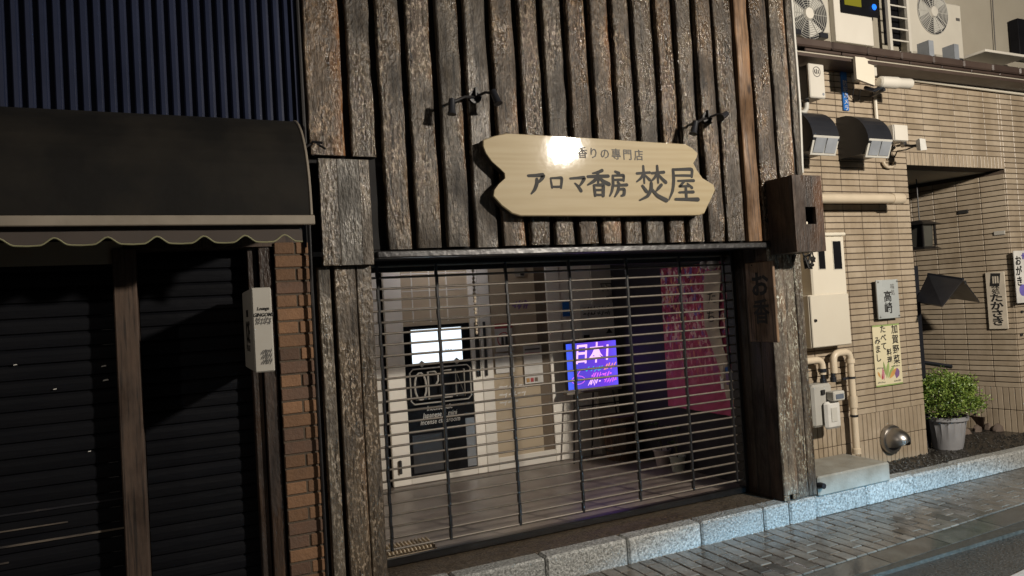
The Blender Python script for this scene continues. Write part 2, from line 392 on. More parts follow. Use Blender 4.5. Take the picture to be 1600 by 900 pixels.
# ---------------------------------------------------------------- lamps that light the street (across the road, behind the camera)
def light(name, kind, loc, col, power, **kw):
    d = bpy.data.lights.new(name, kind); d.color = col; d.energy = power
    for k, v in kw.items(): setattr(d, k, v)
    o = bpy.data.objects.new(name, d); COL.objects.link(o); o.location = loc; return o
lamp_t = thing('street_lamp', 'tall grey street lamp with a round warm head on the far side of the road', 'street lamp', (LAMP.x, LAMP.y-.55, 0))
b = MB(); b.lathe([(.11,0),(.11,.25),(.06,.3),(.045,4.4)], (LAMP.x, LAMP.y-.55, 0), 'z', 14); b.build('pole', MAT['darkmetal'], lamp_t, True)
b = MB(); b.tube([(LAMP.x, LAMP.y-.55, 4.38), (LAMP.x, LAMP.y-.3, 4.47), (LAMP.x, LAMP.y, 4.42)], .03); b.build('arm', MAT['darkmetal'], lamp_t, True)
b = MB(); b.lathe([(.03,4.44),(.16,4.40),(.27,4.30),(.27,4.27)], (LAMP.x, LAMP.y, 0), 'z', 20); b.build('lamp_shade', MAT['darkmetal'], lamp_t, True)
lo = light('street_lamp_light', 'POINT', LAMP, (1.0, .905, .775), LAMP_W, shadow_soft_size=.165)
lo.parent = lamp_t; lo.location = LAMP-lamp_t.location
lam2 = Vector((-6.5, -6.0, 4.4)); t2 = thing('street_lamp', 'tall grey street lamp farther left on the far side of the road', 'street lamp', (lam2.x, lam2.y-.4, 0))
b = MB(); b.lathe([(.11,0),(.11,.25),(.06,.3),(.045,4.6)], (lam2.x, lam2.y-.4, 0), 'z', 14); b.build('pole', MAT['darkmetal'], t2, True)
b = MB(); b.lathe([(.03,4.84),(.16,4.80),(.27,4.70),(.27,4.67)], (lam2.x, lam2.y, 0), 'z', 20); b.build('lamp_shade', MAT['darkmetal'], t2, True)
b = MB(); b.tube([(lam2.x, lam2.y-.4, 4.58), (lam2.x, lam2.y-.2, 4.85), (lam2.x, lam2.y, 4.82)], .03); b.build('arm', MAT['darkmetal'], t2, True)
l2 = light('street_lamp_light', 'POINT', lam2, (1.0, .88, .74), 330, shadow_soft_size=.19); l2.parent = t2; l2.location = lam2-t2.location
# low blue lamp added for an unseen source, cut off just above the kerbs
bx, by, bz = 4.7, -5.6, 1.25
low_t = thing('added_low_lamp', 'low blue lamp on a short post across the road, added for an unseen source', 'floodlight', (bx, by-.06, 0))
MB().box(bx-.03, bx+.03, by-.14, by-.08, 0, bz-.1, .004).build('post', MAT['darkmetal'], low_t)
MB().box(bx-.14, bx+.14, by-.14, by-.03, bz-.1, bz+.1, .01).build('housing', MAT['hood'], low_t)
la = light('added_low_lamp_light', 'SPOT', (bx, by, bz), (.30, .68, 1.0), LOW_W, shadow_soft_size=.06, spot_size=R(112), spot_blend=.10)
la.rotation_euler = (R(90-64.8), 0, 0)
la.parent = low_t; la.location = Vector((bx, by, bz))-low_t.location

# ---------------------------------------------------------------- ground
KZ = .162
b = MB(); b.face((-60,-60,-.03), (60,-60,-.03), (60,60,-.03), (-60,60,-.03))
structure(b.build('road', MAT['asphalt']))
def edge_y(x, k): return (-.79+(x-3.38)*.049) if k == 0 else (-.953+(x-3.62)*.0335)
structure(MB().box(-3, 14, -1.0, .5, -.05, -.006).build('pavement', MAT['paverbed']))
pave = bpy.data.objects['pavement']
# pavers: narrow bricks laid in running bond across the pavement
npv = 0; far = MB(); pmc = {}
px_ = 1.45; row = 0
while px_ < 8.6:
    y = -.036; ln = .1 if row % 2 else .2; ye = edge_y(px_, 0)+.004
    while y > ye+.02:
        y2 = max(y-ln, ye)
        if y2-ye < .035: y2 = ye
        w_ = round(y-y2-.007, 2 if y2 > ye else 3); z = -.027+random.uniform(-.0022,.0022); dk = random.random() < .16
        if npv < 296 and px_ < 6.6 and (px_ > 1.9):
            if (w_, dk) not in pmc: pmc[(w_, dk)] = MB().box(-.047, .047, -w_/2, w_/2, 0, .03, .005).mesh('paver', MAT['paverdark' if dk else 'paver'])
            inst(pmc[(w_, dk)], 'paver', (px_, (y+y2)/2, z), pave, (random.uniform(-.008,.008), random.uniform(-.01,.01), R(random.uniform(-1.,1.)))); npv += 1
        else: far.box(px_-.047, px_+.047, (y+y2)/2-w_/2, (y+y2)/2+w_/2, z, z+.03, .005)
        y = y2; ln = .2
    px_ += .1005; row += 1
if far.v: stuff(far.build('far_paver', MAT['paver'], pave))
# dark gutter slabs between pavement and road
x = 1.0
while x < 9.5:
    x2 = x+.6
    bb = MB(); e = .004
    bb.add([(x+e, edge_y(x,1), -.04), (x2-e, edge_y(x2,1), -.04), (x2-e, edge_y(x2,0)-.006, -.04), (x+e, edge_y(x,0)-.006, -.04),
            (x+e, edge_y(x,1), -.004), (x2-e, edge_y(x2,1), -.004), (x2-e, edge_y(x2,0)-.006, -.002), (x+e, edge_y(x,0)-.006, -.002)],
           [(0,1,2,3),(4,5,6,7),(0,1,5,4),(1,2,6,5),(2,3,7,6),(3,0,4,7)])
    bb.build('gutter_slab', MAT['gutter'], pave); x = x2
l0 = [WZ(1562, 908, -.026), WZ(1612, 884, -.026), WZ(1660, 880, -.026), WZ(1640, 930, -.026)]
structure(MB().face(*[(p[0], p[1], -.026) for p in l0]).build('road_line', MAT['paintline']))
# kerb stones
cuts = [.3, .9, 1.42, 2.03, 2.643, 3.257, 3.836, 4.088, 4.362]
for a_, c_ in zip(cuts, cuts[1:]):
    bb = MB(); bb.box(a_+.004, c_-.004, -.03, .10, -.04, KZ+random.uniform(-.003,.003), .014); structure(bb.build('kerb_stone', MAT['kerb']))
cuts = [4.372, 4.943, 5.507, 6.085, 6.635, 7.23, 7.83, 8.43, 9.0]
for a_, c_ in zip(cuts, cuts[1:]):
    bb = MB(); bb.box(a_+.004, c_-.004, -.005, .125, -.04, KZ-.012+random.uniform(-.004,.004), .018); structure(bb.build('kerb_stone', MAT['kerb']))
structure(MB().box(-3, 1.02, -.031, .6, -.04, .02).build('left_apron', MAT['washed']))
structure(MB().box(.70, 4.36, .095, .44, -.04, KZ-.003).build('entrance_apron', MAT['washed']))
structure(MB().box(4.37, 10, .12, 2.2, -.04, KZ-.016).build('side_apron', MAT['gravel']))

# pebbles of the wet gravel strip by the right kerb
g = MB()
for i in range(1500):
    x = random.uniform(5.2, 8.4); y = random.uniform(.12, .44) if x < 6.3 or x > 7.6 else random.uniform(.12, .9); r = random.uniform(.006, .014)
    z = KZ-.016; h = r*random.uniform(.6, 1.1)
    vs = [(x+r*math.cos(a)*random.uniform(.7,1.2), y+r*math.sin(a)*random.uniform(.7,1.2), z) for a in (0,1.26,2.5,3.77,5.03)]
    vs += [(x+r*.4, y, z+h), (x-r*.4, y+r*.3, z+h*.85)]
    g.add(vs, [(0,1,5),(1,2,6,5),(2,3,6),(3,4,5,6),(4,0,5)])
stuff(g.build('wet_gravel', MAT['gravel']))

# ---------------------------------------------------------------- timber shop front
shop = thing('timber_shopfront', 'weathered timber shop building with gapped vertical boards over a barred entrance', 'building', (2.5, .2, 0))
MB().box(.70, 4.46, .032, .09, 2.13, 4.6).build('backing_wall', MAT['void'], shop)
gx = [.932,1.113,1.296,1.486,1.671,1.858,2.052,2.229,2.406,2.59,2.774,2.949,3.139,3.313,3.486,3.671,3.86,4.017,4.211,4.397]
def board_mesh(w, z0, z1, t, seed):
    """board with slightly uneven arrises, x centred so the sapwood edge is at +x"""
    rnd = random.Random(seed); n = 15; vs = []; fs = []
    prof = [(-w/2, t), (-w/2, .006), (-w/2+.006, 0), (-w*.2, -.002), (w*.2, -.001), (w/2-.012, 0), (w/2, .008), (w/2, t)]
    k = len(prof)
    for i in range(n+1):
        z = z0+(z1-z0)*i/n; dl = rnd.uniform(-.004,.004); dr = rnd.uniform(-.005,.005); dy = rnd.uniform(-.002,.002)
        for j, (x, y) in enumerate(prof):
            d = dl if j < 3 else (dr if j > 4 else 0)
            vs.append((x+d, y+(dy if 0 < j < k-1 else 0), z))
    for i in range(n):
        for j in range(k-1): fs.append((i*k+j, i*k+j+1, (i+1)*k+j+1, (i+1)*k+j))
    fs.append(tuple(range(k))); fs.append(tuple(n*k+j for j in range(k))[::-1])
    b = MB(); b.add(vs, fs); return b
edges = [.712]+gx+[4.472]
for i in range(len(edges)-1):
    a_, c_ = edges[i], edges[i+1]; gap = .046 if i < 16 else .030
    l = a_+(gap/2 if i else 0); r = c_-gap/2 if i < len(edges)-2 else c_
    w = r-l; z0 = 2.668 if i < 2 else (2.30 if i >= len(edges)-3 else 2.128+random.uniform(-.006,.006)); z0 = 2.6 if r > 4.42 else z0
    y = -.026+random.uniform(-.006,.006)
    mt = 'board'
    if i == 5: mt = 'board_grey'
    if i == 17: mt = 'board_tan'
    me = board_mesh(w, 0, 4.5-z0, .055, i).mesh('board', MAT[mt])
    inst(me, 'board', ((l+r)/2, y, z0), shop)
# lintel end block, left posts
x0, z1 = WY(497, 247, -.06); x1, z0 = WY(585, 413, -.06)
for a_, c_ in ((x0, x0+.1), (x0+.1008, x0+.225), (x0+.2258, x1)):
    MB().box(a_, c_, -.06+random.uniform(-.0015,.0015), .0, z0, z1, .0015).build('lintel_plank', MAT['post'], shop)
def strip(px0, px1, py, Y, d, z0, z1, m, name='post_plank', bev=.005):
    a = WY(px0, py, Y)[0]; c = WY(px1, py, Y)[0]
    return MB().box(a, c, Y, Y+d, z0, z1, bev).build(name, MAT[m], shop)
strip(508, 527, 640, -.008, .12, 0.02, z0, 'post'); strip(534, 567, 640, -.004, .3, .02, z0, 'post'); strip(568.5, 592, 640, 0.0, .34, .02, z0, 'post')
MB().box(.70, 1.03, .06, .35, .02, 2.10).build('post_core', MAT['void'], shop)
# right post: front planks and a deep inner side
xl = 4.065
MB().box(xl, xl+.028, .012, .132, KZ+.001, 2.10, .003).build('side_plank', MAT['darkwood'], shop)
MB().box(xl+.002, xl+.028, .136, .262, KZ+.001, 2.10, .003).build('side_plank', MAT['darkwood'], shop)
MB().box(xl, xl+.028, .266, .40, KZ+.001, 2.10, .003).build('side_plank', MAT['darkwood'], shop)
for a_, c_, y_, zb in ((xl-.002, 4.205, -.012, KZ+.045), (4.208, 4.318, -.004, KZ+.004), (4.321, 4.398, -.009, KZ+.004)):
    MB().box(a_, c_, y_, .010, zb, 2.12, .006).build('post_plank', MAT['post_right'], shop)
MB().box(xl-.002, xl+.05, -.011, .009, KZ+.004, KZ+.044, .004).build('plank_foot', MAT['post_right'], shop)
MB().box(4.15, 4.204, -.011, .009, KZ+.004, KZ+.044, .004).build('plank_foot', MAT['post_right'], shop)
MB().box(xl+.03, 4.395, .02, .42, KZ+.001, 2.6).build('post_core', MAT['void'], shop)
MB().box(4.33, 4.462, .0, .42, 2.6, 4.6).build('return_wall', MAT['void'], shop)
# projecting wooden box with a square hole
bxt = MB(); YF = -.29
X0, Z1 = WY(1237, 273, YF); X1, Z0 = WY(1291, 392, YF)
hx0, hz1 = WY(1258, 323, YF); hx1, hz0 = WY(1276, 350, YF)
hb = shop
box = MB()
box.box(X0, hx0, YF, YF+.02, Z0, Z1); box.box(hx1, X1, YF, YF+.02, Z0, Z1); box.box(hx0, hx1, YF, YF+.02, hz1, Z1); box.box(hx0, hx1, YF, YF+.02, Z0, hz0)
bo = box.build('box_front', MAT['darkwood'], shop); bo['label'] = 'dark plank front of the projecting box with a square hole'
MB().box(X0, X0+.02, YF+.021, -.03, Z0, Z1, .002).build('box_side', MAT['darkwood'], shop)
MB().box(X1-.02, X1, YF+.021, -.03, Z0, Z1, .002).build('box_side', MAT['darkwood'], shop)
MB().box(X0+.021, X1-.021, YF+.021, -.03, Z1-.02, Z1).build('box_top', MAT['darkwood'], shop)
MB().box(X0+.021, X1-.021, YF+.021, -.03, Z0, Z0+.02).build('box_bottom', MAT['darkwood'], shop)
MB().box(hx0-.02, hx1+.02, YF+.12, YF+.13, hz0-.05, hz1+.05).build('box_back', MAT['void'], shop)
MB().box(hx0+.002, hx0+.05, YF+.03, YF+.1, hz0-.01, hz0+.022, .003).build('box_block', MAT['cream'], shop)
# header rail over the opening
MB().box(1.06, 4.06, -.05, .03, 2.075, 2.115, .006).build('header_rail', MAT['rail'], shop)
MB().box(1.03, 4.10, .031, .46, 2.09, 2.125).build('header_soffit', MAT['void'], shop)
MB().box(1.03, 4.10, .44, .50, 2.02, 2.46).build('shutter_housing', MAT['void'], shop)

def scribble(name, mat, parent, x0, x1, Y, z0, z1, n, per=3, slant=.1):
    rnd = random.Random(int(x0*1000)); b = MB(); w = (x1-x0)/n; t = min(w*.16, (z1-z0)*.14)
    for i in range(n):
        for j in range(per):
            y = Y-.0003*j; cx = x0+w*(i+rnd.uniform(.2,.75)); cz = z0+(z1-z0)*rnd.uniform(.3,.7)
            a = rnd.choice((1.35, 1.5, 1.2, .1, -.1)) ; L_ = (z1-z0)*.48 if a > 1 else w*.34
            dx, dz = math.cos(a)*L_+slant*L_*(a > 1), math.sin(a)*L_; px, pz = (t, 0) if a > 1 else (0, t)
            b.face((cx-dx-px, y, cz-dz-pz), (cx+dx-px, y, cz+dz-pz), (cx+dx+px, y, cz+dz+pz), (cx-dx+px, y, cz-dz+pz))
    return b.build(name, mat, parent)
# interior room
FZ = .178; DY = 2.30
structure(MB().box(.98, 4.6, .441, 2.5, -.04, FZ).build('shop_floor', MAT['floor']))
MB().box(1.0, 4.5, .5, 2.6, 2.46, 2.5).build('ceiling', MAT['inwall'], shop)
MB().box(1.02, 1.06, .441, 2.45, FZ, 2.46).build('interior_wall', MAT['inwall'], shop)
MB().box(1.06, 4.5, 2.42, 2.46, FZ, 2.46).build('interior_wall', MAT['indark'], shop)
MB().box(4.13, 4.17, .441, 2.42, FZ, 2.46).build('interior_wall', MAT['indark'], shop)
cl_ = thing('ceiling_light', 'small round cool ceiling light glowing above the white doors', 'ceiling light', (2.2, 1.75, 2.44))
MB().lathe([(.0,2.452),(.06,2.455),(.062,2.4595)], (2.2, 1.75, 0), 'z', 18).build('diffuser', emit('cool_diffuser', (.8,.9,1), 1.2), cl_)
dl = light('ceiling_light_glow', 'POINT', (2.2, 1.75, 2.40), (.95, .93, 1.0), 5.5, shadow_soft_size=.05); dl.parent = cl_; dl.location = Vector((0, 0, -.04))
def doorx(px, py=640): return WY(px, py, DY)[0]
def pane_rect(p0, p1, Y=DY):
    x0, z1 = WY(*p0, Y); x1, z0 = WY(*p1, Y); return x0, x1, z0, z1
# fixed white panels at both sides of the doors
d0, d1, d2 = doorx(597), doorx(637), doorx(742)
xa = 1.07
wp = MB(); wp.box(xa, doorx(603), DY, DY+.05, FZ, 2.45, .004); wp.build('white_panel', MAT['door'], shop)
door_l = thing('sliding_door', 'white sliding door with dark glass behind the open sign', 'door', ((d0+d2)/2, DY, FZ))
D2 = doorx(757); zt = 1.62; zp0 = WY(690, 738, DY)[1]
MB().box(doorx(609), d1, DY, DY+.045, FZ+.004, 2.40, .004).build('stile', MAT['door'], door_l)
MB().box(d2, D2-.002, DY, DY+.045, FZ+.004, 2.40, .004).build('stile', MAT['door'], door_l)
MB().box(d1+.001, d2-.001, DY+.002, DY+.044, FZ+.004, zp0, .004).build('bottom_rail', MAT['door'], door_l)
MB().box(d1+.001, d2-.001, DY+.002, DY+.044, 2.32, 2.40, .004).build('top_rail', MAT['door'], door_l)
MB().box(d1+.001, d2-.001, DY+.02, DY+.03, zp0, zt, 0).build('glass', MAT['glassdark'], door_l)
MB().box(d1+.001, d2-.001, DY+.018, DY+.03, zt+.001, 2.32, 0).build('upper_panel', MAT['frost'], door_l)
for k in range(3): MB().box(d1+.1+k*.17, d1+.112+k*.17, DY+.012, DY+.018, zt+.03, 2.30).build('muntin', MAT['door'], door_l)
for k in range(3): MB().box(d1+.01, d2-.01, DY+.0125, DY+.0185, zt+.16+k*.16, zt+.17+k*.16).build('muntin', MAT['door'], door_l)
MB().box(doorx(727), d2-.004, DY+.012, DY+.019, zp0+.01, .72, .003).build('pale_panel', MAT['ledpanel'], door_l)
MB().box(doorx(620)-.012, doorx(620)+.012, DY-.03, DY-.001, FZ+.12, FZ+.24, .004).build('handle', MAT['black'], door_l)
MB().box(d1+.03, d1+.32, DY+.008, DY+.019, zp0+.02, .62, .01).build('dark_box', MAT['hood'], door_l)
e0, e1, e2 = doorx(775), doorx(865), doorx(886)
door_r = thing('sliding_door', 'white sliding door with a frosted beige pane and paper notices', 'door', ((D2+e2)/2, DY+.05, FZ))
MB().box(D2+.002, e0, DY, DY+.045, FZ+.004, 2.40, .004).build('stile', MAT['door'], door_r)
MB().box(e1, e2, DY, DY+.045, FZ+.004, 2.40, .004).build('stile', MAT['door'], door_r)
MB().box(e0+.001, e1-.001, DY+.002, DY+.044, FZ+.004, .30, .004).build('bottom_rail', MAT['door'], door_r)
MB().box(e0+.001, e1-.001, DY+.002, DY+.044, 2.32, 2.40, .004).build('top_rail', MAT['door'], door_r)
MB().box(e0+.001, doorx(848), DY+.02, DY+.03, .30, 2.32).build('frosted_pane', MAT['frost'], door_r)
MB().box(doorx(848)+.001, e1-.001, DY+.02, DY+.032, .30, 2.32).build('brown_strip', MAT['brownpane'], door_r)
MB().box(e0-.09, e0-.07, DY-.03, DY-.001, 1.10, 1.62, .005).build('handle', MAT['black'], door_r)
MB().box(e0-.16, e0-.145, DY-.03, DY-.001, 1.10, 1.62, .005).build('handle', MAT['black'], door_r)
MB().box(D2-.06, D2-.045, DY-.03, DY-.001, 1.10, 1.62, .005).build('handle', MAT['black'], door_l)
fx0, fx1 = e2+.004, doorx(962, 440)
MB().box(fx0, doorx(935), DY+.01, DY+.05, FZ, 2.45, .003).build('white_panel', MAT['door'], shop)
MB().box(doorx(935)+.003, fx1, DY-.01, DY+.05, FZ, 2.45, .003).build('door_jamb', MAT['acwhite'], shop)
# seams, notices
def sheet(name, p0, p1, mat, label, cat, Y=DY-.002, t=.004):
    x0, x1, z0, z1 = pane_rect(p0, p1, Y)
    o = MB().box(x0, x1, Y-t, Y, z0, z1).build(name, MAT[mat]); tag(o, label, cat); return o, x0, x1, z0, z1
# bright reflection in the door glass, built as a glowing panel
o, x0, x1, z0, z1 = sheet('glass_reflection', (638, 514), (723, 563), 'black', 'bright white reflection in the door glass, built as a glowing panel above the open sign', 'screen', DY-.01, .03)
MAT['glow'] = emit('reflection_glow', (.80, .90, 1.0), 1.5)
MB().box(x0+.012, x1-.012, DY-.0435, DY-.041, z0+.012, z1-.012).build('lit_panel', MAT['glow'], o)
text('line', 'panel_text', MAT['greyink'], o, x0+.36, DY-.0445, z0+.11, .05, shear=.3)
# neon open sign
o = thing('open_sign', 'unlit neon tube sign reading OPEN in a rounded frame on the dark glass', 'sign', (doorx(688), DY-.05, 1.0))
x0, x1, z0, z1 = pane_rect((640, 578), (737, 622), DY-.05)
Y = DY-.05
MB().tube([(x0+.03,Y,z0),(x1-.03,Y,z0),(x1,Y,z0+.03),(x1,Y,z1-.03),(x1-.03,Y,z1),(x0+.03,Y,z1),(x0,Y,z1-.03),(x0,Y,z0+.03),(x0+.03,Y,z0)], .007, 6).build('frame_tube', MAT['neon'], o, True)
cw = (x1-x0-.06)/4; h0, h1 = z0+.035, z1-.035
def L(k, pts): return [(x0+.03+cw*k+cw*.86*u+.008, Y, h0+(h1-h0)*v) for u, v in pts]
MB().tube(L(0, [(.5+.48*math.cos(a*math.pi/7), .5+.5*math.sin(a*math.pi/7)) for a in range(15)]), .009, 6).build('neon_letter', MAT['neon'], o, True)
MB().tube(L(1, [(0,0),(0,1),(.6,1),(.85,.85),(.85,.65),(.6,.48),(0,.48)]), .009, 6).build('neon_letter', MAT['neon'], o, True)
MB().tube(L(2, [(.85,1),(.1,1),(.1,.5),(.7,.5),(.1,.5),(.1,0),(.85,0)]), .009, 6).build('neon_letter', MAT['neon'], o, True)
MB().tube(L(3, [(.05,0),(.05,1),(.8,0),(.8,1)]), .009, 6).build('neon_letter', MAT['neon'], o, True)
for u in (.2, .78):
    cx = x0+(x1-x0)*u; MB().prism([(cx-.035,z1+.045),(cx,z1+.075),(cx+.035,z1+.045),(cx,z1+.012)], Y-.006, Y+.006).build('hanging_clip', MAT['neon'], o)
MB().box(x0+.05, x1-.05, Y+.012, Y+.05, z0+.03, z0+.05).build('transformer', MAT['black'], o)
for k, s in enumerate(('Incense sale', 'Japanese & mini', 'Incense classroom')):
    text(s, 'glass_lettering', MAT['whitepaper'], door_l, doorx(688), DY+.0185, z0-.06-k*.062, .066, shear=.25, sx=.8)
# notices on the doors
o, x0, x1, z0, z1 = sheet('person_notice', (772, 506), (802, 548), 'whitepaper', 'white warning notice with a red circle round two black figures', 'notice')
MB().box(x0, x1, DY-.0085, DY-.0065, z1-.05, z1).build('red_band', MAT['red'], o)
cx, cz = (x0+x1)/2, (z0+z1)/2-.02
MB().lathe([(.062,-.001),(.072,-.001),(.072,.001),(.062,.001)], (cx, DY-.0075, cz), 'y', 20).build('red_ring', MAT['red'], o)
for dx in (-.018, .025): MB().prism([(cx+dx-.016,cz-.07),(cx+dx+.016,cz-.07),(cx+dx+.012,cz+.02),(cx+dx,cz+.05),(cx+dx-.012,cz+.02)], DY-.0092, DY-.0082).build('figure_print', MAT['ink'], o)
o, x0, x1, z0, z1 = sheet('paper_notice', (773, 553), (804, 581), 'whitepaper', 'small white paper below the warning notice', 'notice')
MB().box(x0+.03, x0+.13, DY-.008, DY-.0065, z1-.04, z1-.025).build('print_line', MAT['greyink'], o)
o, x0, x1, z0, z1 = sheet('price_notice', (817, 541), (849, 597), 'whitepaper', 'white paper notice with pink heading and pictures at its foot', 'notice')
for k in range(2): MB().box(x0+.015, x1-.02, DY-.008, DY-.0065, z1-.045-k*.04, z1-.028-k*.04).build('print_line', MAT['pinkprint' if k else 'greyink'], o)
for k, m_ in enumerate(('orange', 'red', 'brownpane')): MB().box(x0+.015+k*.045, x0+.05+k*.045, DY-.008, DY-.0065, z0+.015, z0+.055, .003).build('print_patch', MAT[m_], o)
o, x0, x1, z0, z1 = sheet('grey_notice', (803, 405), (820, 432), 'upwall', 'grey sheet fixed high on the door beside a shutter strap', 'notice')
MB().box(x1-.05, x1-.01, DY-.008, DY-.0065, z0+.01, z0+.035).build('print_patch', MAT['ink'], o)
zc = WY(825, 475, DY)[1]; scribble('door_print', MAT['purpleprint'], door_r, doorx(812), doorx(836), DY+.0185, zc-.035, zc+.035, 3, 5)
for k in range(3): scribble('door_print', MAT['whitepaper'], door_r, e0+.05, e0+.42-.08*k, DY+.0185, .945-k*.075, .99-k*.075, 7-k, 2, .3)
o, x0, x1, z0, z1 = sheet('blue_plate', (878, 470), (891, 494), 'blueplate', 'small dark blue plate on the white door jamb', 'plate')
o, x0, x1, z0, z1 = sheet('notice_board', (906, 476), (961, 527), 'whitepaper', 'white notice board with rows of small print above the television', 'notice board', DY-.012)
for k in range(2): scribble('board_print', MAT['greyink'], o, x0+.03, x1-.04, DY-.0165, z1-.065-k*.055, z1-.028-k*.055, 8, 3, .3)
MB().box(x0+.02, x0+.09, DY-.018, DY-.0165, z0+.01, z0+.05).build('print_patch', MAT['ink'], o)
MB().prism([(x1-.11,z0+.05),(x1-.03,z0+.05),(x1-.07,z0+.1)], DY-.018, DY-.0165).build('print_patch', MAT['ink'], o)
# coat rail
cx, cz = WY(950, 455, DY)
o = thing('wire_hanger_rail', 'small black wire rail on the white jamb near the dark corner', 'rail', (cx, DY-.06, cz))
b = MB()
for k in range(4): b.tube([(cx-.09+k*.06, DY-.012, cz+.08), (cx-.09+k*.06, DY-.05, cz)], .004, 5)
b.tube([(cx-.1, DY-.012, cz+.08), (cx+.1, DY-.012, cz+.08)], .004, 5); b.build('wire', MAT['black'], o)
MB().box(cx-.04, cx+.12, DY-.07, DY-.011, cz-.075, cz-.05, .004).build('bracket', MAT['black'], o)

# television on an easel
TVY = 2.12
x0, x1, z0, z1 = pane_rect((884, 538), (966, 601), TVY)
tv = thing('television', 'small purple lit television showing Japanese writing on a black stand', 'television', ((x0+x1)/2, TVY, z0))
MB().box(x0-.012, x1+.012, TVY, TVY+.04, z0-.012, z1+.012, .008).build('casing', MAT['black'], tv)
def m_tv():
    m, t, p, n, l = new_mat('purple_screen'); tc = n.new('ShaderNodeTexCoord'); sp = n.new('ShaderNodeSeparateXYZ'); l.new(tc.outputs['Generated'], sp.inputs[0])
    rp = ramp(n, [(0, (.05,.12,.95)), (.25, (.10,.06,.62)), (.75, (.16,.05,.72)), (1, (.14,.10,.95))]); l.new(sp.outputs['X'], rp.inputs[0])
    p.inputs['Base Color'].default_value = (0,0,0,1); l.new(rp.outputs[0], p.inputs['Emission Color']); p.inputs['Emission Strength'].default_value = 1.1
    return m
MAT['tv'] = m_tv()
MB().box(x0, x1, TVY-.003, TVY-.001, z0, z1).build('screen', MAT['tv'], tv)
MAT['tvpink'] = emit('lit_pink_text', (.95,.55,.95), 1.3); MAT['tvcyan'] = emit('lit_cyan_text', (.05,.5,.8), 1.0); MAT['tvorange'] = emit('lit_orange_text', (1,.35,.25), 1.2); MAT['tvmag'] = emit('lit_magenta_text', (.8,.15,.9), 1.2)
w, h = x1-x0, z1-z0
text('日本1', 'panel_text', MAT['tvpink'], tv, x0+w*.50, TVY-.0045, z0+h*.73, h*.47, sx=.80, shear=.15, bold=.004)
for m_, u0, u1, v0, v1, nn in (('tvcyan',.36,.70,.36,.47,6), ('tvorange',.74,.98,.37,.50,4), ('tvmag',.46,.88,.22,.32,8), ('tvpink',.40,.64,.07,.19,5), ('tvmag',.72,.97,.07,.20,5)):
    scribble('screen_print', MAT[m_], tv, x0+w*u0, x0+w*u1, TVY-.0045, z0+h*v0, z0+h*v1, nn, 2, .35)
b = MB(); b.tube([(x0+w*.2+w*.13*math.cos(a), TVY-.004, z0+h*.2+h*.09*math.sin(a)) for a in [k*.5 for k in range(13)]], .003, 5); b.tube([(x0+w*.18, TVY-.004, z0+h*.3), (x0+w*.26, TVY-.004, z0+h*.42)], .003, 5)
b.build('screen_emblem', MAT['tvmag'], tv)
light_y = TVY
MB().box(x0-.03, x1+.03, TVY-.02, TVY+.06, z0-.045, z0-.016, .004).build('shelf_bar', MAT['awnbar'], tv)
for px0, px1 in ((.12, 0.0), (.5, .5), (.9, 1.0)):
    MB().tube([(x0+w*px0, TVY+.02, z0-.045), (x0+w*px1, TVY+(.12 if px0 == .5 else -.02), FZ)], .009, 6).build('leg', MAT['black'], tv)
MB().tube([(x0+w*.08, TVY, .72), (x1, TVY, .72)], .007, 6).build('brace', MAT['black'], tv)

# things on the shop floor
def at_floor(px, py, z=FZ): return WZ(px, py, z)
x, y = at_floor(972, 716)
o = thing('wooden_barrel', 'brown wooden barrel with a pale rim near the television stand', 'barrel', (x, y, FZ))
n = 14; rr = .165
for k in range(n):
    a0, a1 = 2*math.pi*k/n+.02, 2*math.pi*(k+1)/n-.02; vs = []
    for z, s in ((0,.88),(.2,1),(.42,.94)):
        for r_ in (rr*s-.02, rr*s):
            for a in (a0, a1): vs.append((x+r_*math.cos(a), y+r_*math.sin(a), FZ+z))
    fs = []
    for i in range(2):
        q = i*4; fs += [(q,q+1,q+5,q+4),(q+2,q+3,q+7,q+6),(q,q+2,q+6,q+4),(q+1,q+3,q+7,q+5)]
    fs += [(0,1,3,2),(8,9,11,10)]
    MB().add(vs, fs).build('stave', MAT['barrel'], o)
for z, s in ((.10,.955),(.34,.985)): MB().lathe([(rr*s, z-.012),(rr*s+.006, z-.012),(rr*s+.006, z+.012),(rr*s, z+.012)], (x, y, FZ), 'z', 24).build('hoop', MAT['darkmetal'], o)
MB().lathe([(0,.40),(rr*.93,.40),(rr*.97,.425),(rr*.99,.43),(rr*.86,.432),(0,.415)], (x, y, FZ), 'z', 24).build('lid', MAT['plank'], o, True)
x, y = at_floor(918, 708)
o = thing('black_bench', 'low black bench holding a white paper bag beneath the television', 'bench', (x, y, FZ))
MB().box(x-.18, x+.26, y-.10, y+.12, FZ+.30, FZ+.325, .004).build('seat', MAT['black'], o)
for dx in (-.13, .21): MB().box(x+dx-.02, x+dx+.02, y-.08, y+.1, FZ, FZ+.299, .003).build('leg', MAT['black'], o)
MB().box(x-.09, x+.17, y+.0, y+.09, FZ, FZ+.25, .01).build('panel', MAT['darkwood'], o)
bz = FZ+.326
o = tag(MB().prism([(x+.02,bz),(x+.24,bz),(x+.25,bz+.27),(x+.17,bz+.30),(x+.1,bz+.28),(x+.0,bz+.29)], y-.04, y+.06).build('paper_bag', MAT['whitepaper']), 'white paper bag standing on the low black bench', 'bag')
